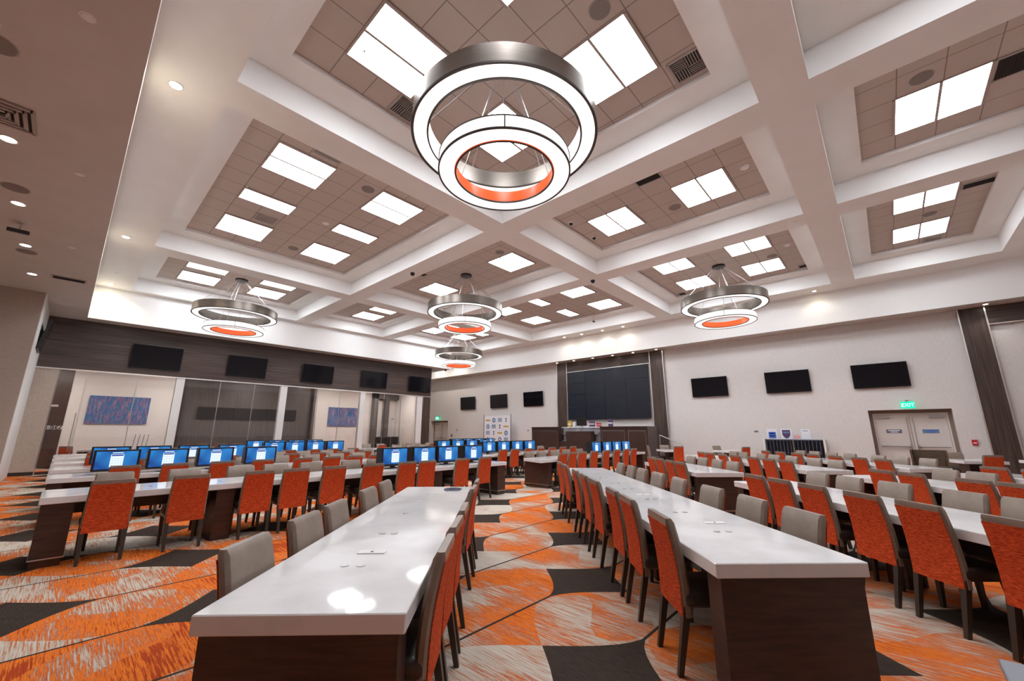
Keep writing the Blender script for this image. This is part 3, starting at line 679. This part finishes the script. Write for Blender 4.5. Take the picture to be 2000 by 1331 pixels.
# printed banner with its poles
t = thing('banner', 'white step-and-repeat banner printed with small logos by the far wall', 'banner', (19.8, 19.5, 0), R(-90))
obj('sheet', bx(-1.22, 1.22, -.01, .01, .3, 2.55), M['paper'], t)
for s in (-1, 1):
    p = obj('pole', tube(bmesh.new(), (s*1.27, 0, .03), (s*1.27, 0, 2.62), .02, 10), M['ink'], t)
    obj('foot', disc(bmesh.new(), s*1.27, 0, .015, .18, .03), M['ink'], t)
for rr in range(5):
    for cc in range(4):
        kk = (rr+cc) % 4; cx, cz = -.86+.57*cc, 2.25-.42*rr
        if kk == 0: b = bx(cx-.22, cx+.22, -.014, -.01, cz-.05, cz+.05); m = M['gold']
        elif kk == 1:
            b = ringm(bmesh.new(), .06, .16, -.002, .002, 20); bmesh.ops.rotate(b, verts=b.verts, cent=(0, 0, 0), matrix=Matrix.Rotation(R(90), 3, 'X')); bmesh.ops.translate(b, verts=b.verts, vec=(cx, -.012, cz)); m = M['lblue']
        elif kk == 2:
            b = bmesh.new(); m = M['lblue']
            for q in range(5): box(b, cx-.18+.075*q, cx-.13+.075*q, -.014, -.01, cz-.13+.03*(q % 2), cz+.14)
        else: b = box(bx(cx-.05, cx+.05, -.014, -.01, cz-.13, cz-.02), cx-.06, cx+.06, -.014, -.01, cz+.02, cz+.13); m = M['ink']
        obj('printed_logo', b, m, t)
# things in the back room
for x0_, x1_, z0_, z1_, l in ((.60, 2.66, EYE+.33, EYE+1.55, 'wide striped blue and red abstract canvas left behind the glass'), (11.2, 13.14, EYE+.33, EYE+1.50, 'smaller striped blue and red abstract canvas right behind the glass')):
    t = thing('painting', l, 'painting', ((x0_+x1_)/2, 25.98, (z0_+z1_)/2))
    a, h2 = (x1_-x0_)/2, (z1_-z0_)/2
    obj('canvas', bx(-a, a, -.05, 0, -h2, h2), M['art'], t)
t = thing('wide_display', 'long black display band on the dark wall behind the glass', 'display', (6.95, 26.195, EYE+.93))
for k in range(3):
    obj('display_panel', bx(-2.4+1.6*k+.01, -.8+1.6*k-.01, -.08, 0, -.30, .30, bevel=.01), M['black'], t)
for i, (x, y, f) in enumerate(((.5, 24.2, 'left'), (2.9, 24.6, 'right'))):
    pass

# ---- caller stand before the video wall
def cabinet(y0, y1, lab, doors, xf=18.0, depth=1.0, h=1.75):
    t = thing('stage_cabinet', lab, 'cabinet', (xf, (y0+y1)/2, 0), R(-90)); a = (y1-y0)/2
    obj('body', bx(-a, a, 0, depth, 0, h-.05), M['wood'], t); obj('top', bx(-a, a, -.05, depth+.02, h-.05, h), M['wood'], t); a -= .004
    for k in range(doors):
        w_ = 2*a/doors; d0 = -a+w_*k
        d = obj('door_panel', bx(d0+.10, d0+w_-.10, -.022, 0, .12, h-.22, bevel=.004), M['wood'], t)
        bb = bmesh.new()
        for q in ((d0+.085, d0+.10, .1, h-.2), (d0+w_-.10, d0+w_-.085, .1, h-.2)): box(bb, q[0], q[1], -.012, 0, q[2], q[3])
        box(bb, d0+.085, d0+w_-.085, -.012, 0, h-.215, h-.20)
        obj('metal_inlay', bb, M['metal'], d)
    return t
cabinet(13.08, 14.95, 'tall dark wood cabinet left of the caller desk', 1)
cabinet(9.17, 10.56, 'tall dark wood cabinet right of the caller desk', 1)
cabinet(8.12, 9.16, 'darker plain wood cabinet at the right end of the caller stand', 1)
t = thing('caller_desk', 'dark wood caller desk with glass display shelves', 'desk', (18.0, 11.82, 0), R(-90))
obj('base', bx(-1.26, 1.26, .05, .9, 0, 1.0), M['wood'], t)
pod = obj('podium_front', bx(-.72, .78, -.12, .25, 0, 1.52, bevel=.01), M['wood'], t)
obj('display_case', box(box(box(bx(-1.26, 1.26, .3, .9, 1.0, 1.03), -1.26, 1.26, .3, .9, 1.35, 1.365), -1.26, 1.26, .44, .5, 1.0, 1.70), -1.26, 1.26, .28, .31, 1.70, 1.74), M['paper'], t)
obj('glass_top', bx(-1.26, 1.26, .31, .80, 1.725, 1.74), M['glass'], t)
obj('glass_front', bx(-1.25, 1.25, .27, .28, 1.03, 1.70), M['glass'], t)
for k in range(10): obj('folded_paper_stack', bx(-1.2+.25*k, -1.02+.25*k, 0.30, .42, 1.03 if k % 2 else 1.365, (1.03 if k % 2 else 1.365)+.06+.02*(k % 3)), M[['paper', 'lblue', 'white'][k % 3]], t)
t = thing('caller_monitor', 'black monitor standing on the caller desk', 'monitor', (18.45, 11.92, 1.74), R(-90))
obj('casing', bx(-.30, .30, -.03, .03, .06, .48, bevel=.01), M['black'], t); obj('stand', tube(disc(bmesh.new(), 0, .04, .01, .12, .02), (0, .04, 0), (0, .04, .2), .02), M['black'], t)
for x, y, w_, h_, m, l, nm in ((18.4, 12.62, .2, .3, 'gold', 'small yellow gift figure on the caller desk', 'gift_box'), (18.4, 11.25, .26, .28, 'purple', 'purple printed gift bag on the caller desk', 'gift_bag'), (18.38, 10.85, .22, .18, 'red', 'small red boxed item on the caller desk', 'gift_box'), (18.42, 10.2, .20, .36, 'purple', 'upright dark purple box on the right cabinet', 'gift_box'), (18.45, 12.36, .12, .26, 'white', 'white cup-shaped box left of the caller monitor', 'gift_box')):
    t = thing(nm, l, 'box', (x, y, 1.75), R(-80), 'items on the caller desk')
    obj('box_body', bx(-w_/2, w_/2, -.08, .08, 0, h_, bevel=.01), M[m], t); obj('box_band', bx(-w_/2-.003, w_/2+.003, -.083, .083, h_*.4, h_*.55), M['white'], t)
# handrail beside the stage
t = thing('handrail', 'steel handrail beside the right end of the caller stand', 'handrail', (19.0, 7.9, 0))
obj('rail', tube(tube(bmesh.new(), (0, .1, 1.35), (.0, -.9, .95), .018), (0, -.9, .95), (0, -.9, .0), .018), M['metal'], t)
obj('post', tube(bmesh.new(), (0, .1, 0), (0, .1, 1.35), .018), M['metal'], t)

# ================================================================== FURNITURE
def back_profile():
    # (y of the rear face, z, half width)
    return [(-.190, .335, .213), (-.192, .42, .213), (-.196, .52, .212), (-.205, .62, .210), (-.220, .72, .207), (-.240, .82, .204), (-.258, .895, .202)]
def chair_proto():
    t = empty('dining_chair')
    # seat
    b = bx(-.218, .218, -.19, .225, .385, .485, bevel=.035, seg=3)
    obj('seat', b, M['leather_dk'], t, True)['label'] = 'dark brown leather seat'
    # backrest
    b = bmesh.new(); th = .062; pr = back_profile(); rows = []
    for y, z, hw in pr + [(-.266, .925, .200)]:
        top = z > .9
        rr = .018
        f0, f1 = y+ (rr if not top else .014), y+th-(rr if not top else .014)
        sec = [(-hw+rr, y), (hw-rr, y), (hw, y+rr), (hw, y+th-rr), (hw-rr, y+th), (-hw+rr, y+th), (-hw, y+th-rr), (-hw, y+rr)]
        if top: sec = [(-hw+rr, y+.012), (hw-rr, y+.012), (hw-.01, y+rr+.006), (hw-.01, y+th-rr-.006), (hw-rr, y+th-.012), (-hw+rr, y+th-.012), (-hw+.01, y+th-rr-.006), (-hw+.01, y+rr+.006)]
        rows.append([b.verts.new((x, yy, z)) for x, yy in sec])
    for p, q in zip(rows, rows[1:]):
        for k in range(8): b.faces.new((p[k], p[(k+1) % 8], q[(k+1) % 8], q[k]))
    b.faces.new(rows[-1]); b.faces.new(rows[0][::-1]); bmesh.ops.recalc_face_normals(b, faces=b.faces)
    br = obj('backrest', b, M['leather'], t, True)
    # rust fabric on the rear face
    b = bmesh.new(); rows = []
    pr2 = [p for p in pr if p[1] < .88] + [(-.254, .878, .2026)]
    for y, z, hw in pr2: rows.append([b.verts.new((s*(hw-.014), y-d, z)) for s, d in ((-1, 0), (-1, .005), (1, .005), (1, 0))])
    for p, q in zip(rows, rows[1:]):
        for k in range(3): b.faces.new((p[k], p[k+1], q[k+1], q[k]))
        b.faces.new((p[3], p[0], q[0], q[3]))
    b.faces.new(rows[-1]); b.faces.new(rows[0][::-1]); bmesh.ops.recalc_face_normals(b, faces=b.faces)
    obj('back_panel', b, M['fabric'], br, False)['label'] = 'rust orange fabric panel'
    for sx, sy in ((-1, 1), (1, 1), (-1, -1), (1, -1)):
        b = bmesh.new()
        if sy > 0: A_, B_, ra, rb = Vector((sx*.185, .185, .40)), Vector((sx*.18, .175, 0)), .023, .015
        else: A_, B_, ra, rb = Vector((sx*.185, -.16, .40)), Vector((sx*.182, -.235, 0)), .024, .016
        vs = [b.verts.new((P_.x+i*r, P_.y+j*r, P_.z)) for P_, r in ((A_, ra), (B_, rb)) for i, j in ((-1, -1), (1, -1), (1, 1), (-1, 1))]
        for k in range(4): b.faces.new((vs[k], vs[(k+1) % 4], vs[4+(k+1) % 4], vs[4+k]))
        b.faces.new(vs[:4]); b.faces.new(vs[4:][::-1]); bmesh.ops.recalc_face_normals(b, faces=b.faces)
        obj('leg', b, M['leg'], t)
    return t
PROTO = chair_proto(); _used = [False]
def chair(bxp, byp, ang, label, group, jit=True):
    "bxp,byp = floor point under the top of the backrest; ang = facing direction"
    o = PROTO if not _used[0] else copy_tree(PROTO); _used[0] = True
    j = random.uniform(-2.2, 2.2) if jit else 0
    o.rotation_euler = (0, 0, ang-R(90)+R(j)); o.location = (bxp+.26*math.cos(ang), byp+.26*math.sin(ang), 0)
    tag(o, label, 'chair', group); return o
c44, s44 = math.cos(R(44)), math.sin(R(44))
def sn2xy(s, n): return (s*c44+n*s44, s*s44-n*c44)

TOPZ, TH = .76, .08
def table(name, p0, ang, L, W, label, gaps=(), grom=(), skew=0, epw=.16, group='long white-topped tables'):
    "p0 = near-left floor corner of the top, running along ang for L, W to the right of that direction"
    t = thing(name, label, 'table', (p0[0], p0[1], 0), ang, group)
    # local: x along the length, y to the left (so width runs to -y)
    b = prism(bmesh.new(), [(skew, -W), (L, -W), (L, 0), (0, 0)], TOPZ-TH, TOPZ)
    bmesh.ops.bevel(b, geom=b.edges[:], offset=.005, segments=1, affect='EDGES')
    obj('table_top', b, M['quartz'], t)
    for a, e in ((.02, .02+epw), (L-.02-epw, L-.02)):
        ep = obj('end_panel', bx(a, e, -W+.03, -.03, .09, TOPZ-TH), M['wood'], t)
        obj('toe_kick', bx(a+.012, e-.012, -W+.05, -.05, 0, .09), M['wood'], ep)
        obj('metal_strip', ringbox(a-.002, e+.002, -W+.028, -.028, .086, .098), M['metal'], ep)
    obj('apron', bx(.2, L-.2, -W/2-.12, -W/2+.12, TOPZ-TH-.16, TOPZ-TH), M['wood'], t)
    for g, full in gaps:
        d = .03 if full else W/2-.07
        obj('pedestal', bx(g-.11, g+.11, -W+d, -d, 0, TOPZ-TH), M['wood'], t)
    for g in grom:
        for dy in (-.045, .045): obj('cable_grommet', disc(bmesh.new(), g, -W/2+dy+.03*0, TOPZ+.001, .024, .004, 16), M['metal'], t)
    return t
def ringbox(a, e, c, d, z0, z1):
    b = bmesh.new(); tk = .004
    box(b, a, e, c-tk, c, z0, z1); box(b, a, e, d, d+tk, z0, z1); box(b, a-tk, a, c-tk, d+tk, z0, z1); box(b, e, e+tk, c-tk, d+tk, z0, z1)
    return b
GC = 'chairs along the tables'
def row_chairs(kind, plane, sl, ang, name, fmt):
    for i, s in enumerate(sl):
        x, y = (s, plane) if kind == 'X' else sn2xy(s, plane)
        chair(x, y, ang, fmt % ORD[i], GC)
A44 = R(44)
nL, nR = A44-R(90), A44+R(90)     # facing +n / facing -n
# ---- slanted block (near tables)
x, y = sn2xy(1.90, -1.27); T1 = table('banquet_table', (x, y), A44, 3.95, .88, 'short white-topped table at the front, left of the aisle', gaps=((2.0, False),), grom=(.62, 1.35, 2.1, 2.75, 3.3))
row_chairs('N', -1.40, [2.40, 3.06, 3.60, 4.42, 5.05], nL, 'T1', '%s grey-fronted chair from the near end, left side of short front table')
row_chairs('N', -.26, [2.34, 2.87, 3.40, 4.55, 5.15], nR, 'T1', '%s chair from the near end, aisle side of short front table')
x, y = sn2xy(2.51, 1.24); T2 = table('banquet_table', (x, y), A44, 6.25, .90, 'long white-topped table at the front, right of the aisle', gaps=((2.15, False), (4.2, False)), grom=(.75, 1.5, 2.25, 3.1, 3.7, 4.4, 5.2))
row_chairs('N', 1.12, [3.08, 3.83, 4.35, 5.17, 5.78, 6.46, 7.44, 8.17], nL, 'T2', '%s orange-backed chair from the near end, aisle side of long front table')
row_chairs('N', 2.30, [3.17, 3.80, 4.49, 5.32, 6.00, 6.68, 7.22, 7.85], nR, 'T2', '%s grey-fronted chair from the near end, right side of long front table')
x, y = sn2xy(1.6, 3.60); table('banquet_table', (x, y), A44, 4.85, .90, 'second slanted white-topped table on the right, near half', gaps=((1.15, False), (2.75, False)), grom=(1.6, 2.3, 3.0, 3.8))
row_chairs('N', 3.46, [2.1, 2.84, 3.49, 4.04, 4.68, 5.22, 5.71], nL, 'R1', '%s orange-backed chair from the right, near half of second slanted table')
row_chairs('N', 4.64, [3.05, 3.62, 4.12, 4.84, 5.47, 6.02], nR, 'R1', '%s grey-fronted chair from the right, near half of second slanted table')
x, y = sn2xy(7.72, 3.62); table('banquet_table', (x, y), A44, 2.75, .90, 'slanted table end-on behind the long front table', gaps=(), grom=(.8, 1.6))
row_chairs('N', 3.48, [8.12, 8.62, 9.15, 9.66], nL, 'R0', '%s orange-backed chair from the near end of slanted end-on table')
row_chairs('N', 4.66, [8.23, 8.83, 9.46, 10.04], nR, 'R0', '%s grey-fronted chair from the near end of slanted end-on table')
x, y = sn2xy(2.3, 6.03); table('banquet_table', (x, y), A44, 5.0, .90, 'third slanted white-topped table on the right, near half', gaps=((2.0, False), (3.3, False)))
row_chairs('N', 5.90, [3.5, 4.12, 4.71, 5.17, 5.94, 6.42], nL, 'R2b', '%s orange-backed chair from the right, near half of third slanted table')
row_chairs('N', 7.08, [4.6, 5.3, 6.00, 6.50], nR, 'R2b', '%s grey-fronted chair from the right, near half of third slanted table')
x, y = sn2xy(8.12, 6.03); table('banquet_table', (x, y), A44, 5.4, .92, 'third slanted white-topped table on the right, far half', gaps=((1.7, False), (3.4, False)))
row_chairs('N', 5.90, [8.58, 9.13, 9.69, 10.43, 11.02, 11.70, 12.21], nL, 'R2a', '%s orange-backed chair from the right, far half of third slanted table')
row_chairs('N', 7.10, [8.65, 9.25, 9.97, 10.61, 11.15, 11.98, 12.5], nR, 'R2a', '%s grey-fronted chair from the right, far half of third slanted table')
x, y = sn2xy(3.0, 8.45); table('banquet_table', (x, y), A44, 4.6, .90, 'fourth slanted white-topped table on the right, near half', gaps=((1.5, False), (3.0, False)))
row_chairs('N', 8.33, [5.2, 5.85, 6.35, 6.92], nL, 'R3b', '%s orange-backed chair from the right, near half of fourth slanted table')
x, y = sn2xy(8.5, 8.47); table('banquet_table', (x, y), A44, 5.2, .92, 'fourth slanted white-topped table on the right, far half', gaps=((1.7, False), (3.4, False)))
row_chairs('N', 8.33, [8.95, 9.55, 10.25, 10.98, 11.60, 12.27, 12.95], nL, 'R3a', '%s orange-backed chair from the right, far half of fourth slanted table')
row_chairs('N', 9.60, [9.13, 9.75, 10.35, 11.2, 11.83, 12.47, 13.07], nR, 'R3a', '%s grey-fronted chair from the right, far half of fourth slanted table')
# ---- left block: rows parallel to the glass wall
def gaps_for(lo, hi, chairs):
    cs = sorted(chairs); best = []
    for a, b_ in zip(cs, cs[1:]):
        m_ = (a+b_)/2
        if b_-a > .68 and lo+1.2 < m_ < hi-1.0 and all(abs(m_-q) > 1.3 for q, _ in best): best.append((m_, False))
    return best
LROWS = [(7.2, .90, [.54, 1.30, 2.11, 2.63, 3.24, 3.96, 4.68, 5.15, 6.08, 6.77], [.62, 1.41, 2.17, 2.71, 3.32, 4.12, 4.67, 5.2, 6.3, 6.95]),
         (9.95, .92, [.85, 1.52, 2.25, 2.97, 3.77, 4.42, 4.99, 5.55, 6.3, 7.0], [.7, 1.4, 2.1, 2.95, 3.70, 4.43, 5.07, 5.69, 6.4, 7.0]),
         (12.1, .92, [.75, 1.45, 2.15, 2.9, 3.6, 4.3, 5.0, 5.7, 6.4, 7.1], [.8, 1.5, 2.2, 3.0, 3.65, 4.35, 5.05, 5.75, 6.45, 7.15]),
         (14.3, .92, [.7, 1.4, 2.15, 2.85, 3.55, 4.3, 5.0, 5.75, 6.4, 7.1], [.85, 1.5, 2.25, 2.95, 3.7, 4.4, 5.1, 5.8, 6.5, 7.1]),
         (16.9, .92, [.8, 2.2, 2.9, 3.6, 4.3, 5.0, 5.7, 6.4, 7.1], [1.5, 2.2, 3.65, 4.35, 5.05, 5.75, 6.45, 7.15]),
         (19.2, .92, [1.4, 2.9, 3.6, 5.0, 5.7, 6.4, 7.1], [2.2, 3.65, 5.05, 5.75, 6.45])]
LN = ['nearest left row', 'second left row', 'third left row', 'fourth left row', 'fifth left row', 'last left row']
for k, (yy, W, fr, bk) in enumerate(LROWS):
    g = gaps_for(0, 7.67, fr)
    if k == 0: g = [(1.80, True), (3.64, False), (5.62, True)]
    table('banquet_table', (-.04, yy+W), 0, 7.71, W, 'long white-topped table of the %s' % LN[k], gaps=g, grom=(1.0, 1.8, 2.6, 3.4), epw=.27 if k == 0 else .18)
    row_chairs('X', yy-.19, fr, R(90), '', '%s orange-backed chair from the left, near side of the '+LN[k])
    row_chairs('X', yy+W+.19, bk, R(-90), '', '%s grey-fronted chair from the left, far side of the '+LN[k])
MROWS = [(6.95, 6.0, 8.72, [9.52, 10.0, 10.52, 11.17, 11.89, 12.59, 13.25, 13.83], [9.5, 10.1, 10.75, 11.4, 12.2]),
         (9.7, 5.6, 9.3, [10.0, 10.59, 11.3, 12.0, 12.7, 13.4, 14.1], [10.0, 10.7, 11.4, 12.1, 12.8, 13.5]),
         (12.1, 5.6, 9.0, [9.8, 10.5, 11.2, 11.9, 12.6, 13.3, 14.0], [9.7, 10.4, 11.1, 11.8, 12.5, 13.2]),
         (14.5, 5.8, 9.2, [9.8, 10.5, 11.2, 11.9, 12.6, 13.3, 14.0], [9.7, 10.4, 11.1, 12.5, 13.2]),
         (17.0, 5.8, 9.2, [9.8, 10.5, 11.2, 12.6, 13.3, 14.0], [9.7, 10.4, 11.8, 12.5, 13.2])]
MN = ['nearest middle row', 'second middle row', 'third middle row', 'fourth middle row', 'last middle row']
for k, (yy, L, xs_, fr, bk) in enumerate(MROWS):
    table('banquet_table', (xs_+(.35 if k == 0 else 0), yy+.9), 0, L, .90, 'white-topped table of the %s' % MN[k], gaps=gaps_for(xs_, xs_+L, fr) and [(g-xs_, f_) for g, f_ in gaps_for(xs_, xs_+L, fr)], skew=-.35 if k == 0 else 0)
    row_chairs('X', yy-.19, fr, R(90), '', '%s orange-backed chair from the left, near side of the '+MN[k])
    row_chairs('X', yy+.9+.19, bk, R(-90), '', '%s grey-fronted chair from the left, far side of the '+MN[k])
# ---- small four-seat tables by the walls
def small_table(x, y, ang, lab, chairs):
    t = thing('square_table', lab, 'table', (x, y, 0), ang, 'small square tables by the wall')
    obj('table_top', bx(-.5, .5, -.45, .45, TOPZ-TH, TOPZ, bevel=.005, seg=1), M['quartz'], t)
    obj('pedestal', bx(-.2, .2, -.2, .2, .04, TOPZ-TH), M['wood'], t); obj('foot_plate', bx(-.32, .32, -.32, .32, 0, .04), M['wood'], t)
    for k, (d, lb) in enumerate(chairs):
        a = ang+R(d); chair(x-.78*math.cos(a), y-.78*math.sin(a), a, lb, GC)
small_table(17.6, 6.95, R(44), 'small square white table below the right pilaster of the video wall',
            [(0, 'orange-backed chair at the small square table below the video wall pilaster'), (180, 'grey-fronted chair behind the small square table below the video wall pilaster')])
chair(17.0, 7.75, R(-72), 'taupe chair seen from its side, left of the small square table below the pilaster', GC)
small_table(18.6, 4.9, R(60), 'second small square white table, right of the first one', [(0, 'orange-backed chair at the second small square table'), (180, 'grey-fronted chair behind the second small square table')])
small_table(16.9, -1.55, R(23), 'square white table in front of the beige double doors', [(0, 'orange-backed chair before the beige double doors'), (180, 'grey-fronted chair between square table and beige double doors')])
small_table(17.6, -3.1, R(23), 'square white table before the dark wood frame on the right', [(0, 'orange-backed chair at the square table by the dark frame'), (90, 'grey-fronted chair at the square table by the dark frame')])
# booth back / service stand near the doors
t = thing('wood_stand', 'low brown wooden stand before the double doors', 'stand', (15.35, -.66, 0), R(-93))
obj('side_panel', bx(-.34, -.30, -.2, .2, 0, 1.04), M['brown'], t)
obj('back_panel', bx(-.30, .30, .16, .20, 0, 1.04), M['brown'], t); obj('side_panel', bx(.30, .34, -.2, .2, 0, 1.04), M['brown'], t); obj('shelf', bx(-.30, .30, -.2, .16, .6, .64), M['brown'], t)
# table card on the bottom right edge of the picture
x, y = 1.80, -.50
t = thing('side_stand', 'grey-topped stand cut off by the bottom right corner', 'stand', (x, y, 0), 0)
obj('stand_top', bx(-.448, .448, -.345, .345, .735, .76, bevel=.003, seg=1), M['slate'], t); obj('stand_base', bx(-.40, .40, -.30, .30, 0, .735), M['black'], t)
# ---- name cards lying on the table tops
def card(px, py, ang, lab):
    t = thing('table_card', lab, 'card', (px, py, TOPZ), ang, 'white cards on the tables')
    obj('plate', bx(-.03, .03, -.085, .085, 0, .006, bevel=.002, seg=1), M['white'], t); obj('printed_mark', disc(bmesh.new(), 0, 0, .007, .010, .002, 12), M['ink'], t)
x, y = sn2xy(2.77, -.80); card(x, y, A44, 'white card near the front end of the short front table')
x, y = sn2xy(3.55, 1.78); card(x, y, A44, 'white card near the front end of the long front table')
x, y = sn2xy(5.1, 1.72); card(x, y, A44, 'white card midway along the long front table')
t = thing('black_trivet', 'round dark wire trivet at the far end of the short front table', 'trivet', (*sn2xy(5.55, -.62), TOPZ+.001))
obj('ring', ringm(ringm(bmesh.new(), .10, .115, .004, .014, 36), .05, .06, .004, .014, 28), M['ink'], t); obj('spokes', box(bx(-.115, .115, -.006, .006, 0, .01), -.006, .006, -.115, .115, 0, .01), M['ink'], t)

# ---- monitors standing on the tables
def monitor_proto():
    t = empty('computer_monitor')
    b = bx(-.305, .305, 0, .035, .055, .415, bevel=.006)
    hs = obj('casing', b, M['black'], t)
    b = bmesh.new()
    A_ = [(-.303, .035, .06), (.303, .035, .06), (.303, .035, .41), (-.303, .035, .41)]; B_ = [(-.295, .24, .07), (.295, .24, .07), (.295, .24, .40), (-.295, .24, .40)]
    va = [b.verts.new(p) for p in A_]; vb = [b.verts.new(p) for p in B_]
    b.faces.new(va); b.faces.new(vb[::-1])
    for k in range(4): b.faces.new((va[k], vb[k], vb[(k+1) % 4], va[(k+1) % 4]))
    bmesh.ops.recalc_face_normals(b, faces=b.faces)
    obj('rear_housing', b, M['black'], t)
    sc = obj('screen', bx(-.272, .272, -.003, .001, .088, .388), M['screen'], t); sc['label'] = 'lit blue screen'
    cd = obj('calendar_window', bx(-.085, .085, -.006, -.003, .12, .335), M['card_glow'], sc)
    obj('header_bar', bx(-.078, .078, -.008, -.006, .305, .328), M['navy_glow'], sc)
    bb = bmesh.new()
    for i in range(4):
        for j in range(4): box(bb, -.068+.037*i, -.044+.037*i, -.008, -.006, .145+.038*j, .15+.038*j)
    obj('calendar_rows', bb, M['navy_glow'], sc); obj('title_line', bx(-.07, .07, -.006, -.003, .355, .368), M['card_glow'], sc)
    obj('stand', box(bx(-.04, .04, .06, .12, 0, .12), -.13, .13, -.02, .17, 0, .015, bevel=.004), M['black'], t)
    return t
MP = monitor_proto(); _mu = [False]
def monitors(xs, y, fmt, group):
    for i, x in enumerate(xs):
        o = MP if not _mu[0] else copy_tree(MP); _mu[0] = True
        o.location = (x, y, TOPZ+.001); o.rotation_euler = (0, 0, R(random.uniform(-1.5, 1.5)))
        tag(o, fmt % ORD[i], 'monitor', group)
MG = 'blue-lit monitors on the tables'
monitors([4.74, 5.47, 6.13, 6.91], 7.60, '%s blue-lit monitor from the left on the nearest left row', MG)
monitors([.75, 1.46, 2.21, 3.03], 10.20, '%s blue-lit monitor from the left on the second left row', MG)
monitors([.80, 1.50, 2.23, 3.02], 12.40, '%s blue-lit monitor from the left on the third left row', MG)
monitors([4.67, 5.29, 5.95, 6.64], 14.55, '%s blue-lit monitor from the left on the fourth left row', MG)
monitors([4.9, 5.6, 6.3, 7.0], 17.2, '%s blue-lit monitor from the left on the fifth left row', MG)
monitors([12.16, 12.87, 13.55, 14.25], 7.30, '%s blue-lit monitor from the left on the nearest middle row', MG)
monitors([9.9, 10.61, 11.33, 12.04], 10.1, '%s blue-lit monitor from the left on the second middle row', MG)
monitors([9.81, 10.5, 11.22, 11.93], 12.45, '%s blue-lit monitor from the left on the third middle row', MG)
monitors([12.5, 13.19, 13.9, 14.66], 14.9, '%s blue-lit monitor from the left on the fourth middle row', MG)

# ---- back room furniture seen through the glass
for i, (xx, yy) in enumerate(((.5, 24.1), (1.6, 24.5))):
    pass
table('banquet_table', (.55, 24.9), 0, 2.4, .8, 'white-topped table in the room behind the glass', gaps=())
chair(.2, 23.5, R(60), 'lone orange-backed chair behind the glass by the entrance', GC)
table('banquet_table', (4.2, 24.9), 0, 5.5, .8, 'long table behind the glass under the black display band', gaps=())
for i, xx in enumerate((4.6, 5.3, 6.0, 7.0, 7.7, 8.4)):
    chair(xx, 23.9, R(90), '%s chair from the left behind the glass, under the black display' % ORD[i], GC)
t = thing('easel_frame', 'bundle of slanted dark rails behind the glass by the first white post', 'frame', (2.5, 25.15, 0))
for k in range(4): obj('rail', tube(bmesh.new(), (-.3+.15*k, 0, 0), (-.18+.15*k, .2, 1.35), .012), M['ink'], t)
t = thing('floor_lamp', 'thin floor lamp standing behind the glass near the far post', 'floor lamp', (14.9, 24.6, 0))
obj('pole', tube(disc(bmesh.new(), 0, 0, .015, .14, .03), (0, 0, 0), (0, 0, 2.3), .012), M['metal'], t); obj('lamp_shade', disc(bmesh.new(), 0, -.06, 2.32, .09, .08, 16, .04), M['ink'], t)
t = thing('low_cabinet', 'low black cabinet behind the glass near the far post', 'cabinet', (15.0, 25.4, 0))
obj('cabinet_body', bx(-.9, .9, -.2, .2, 0, 1.15, bevel=.01), M['inner_dark'], t)
for k in range(3): obj('cabinet_door', bx(-.88+.59*k, -.88+.59*k+.57, -.215, -.2, .05, 1.1), M['black'], t)
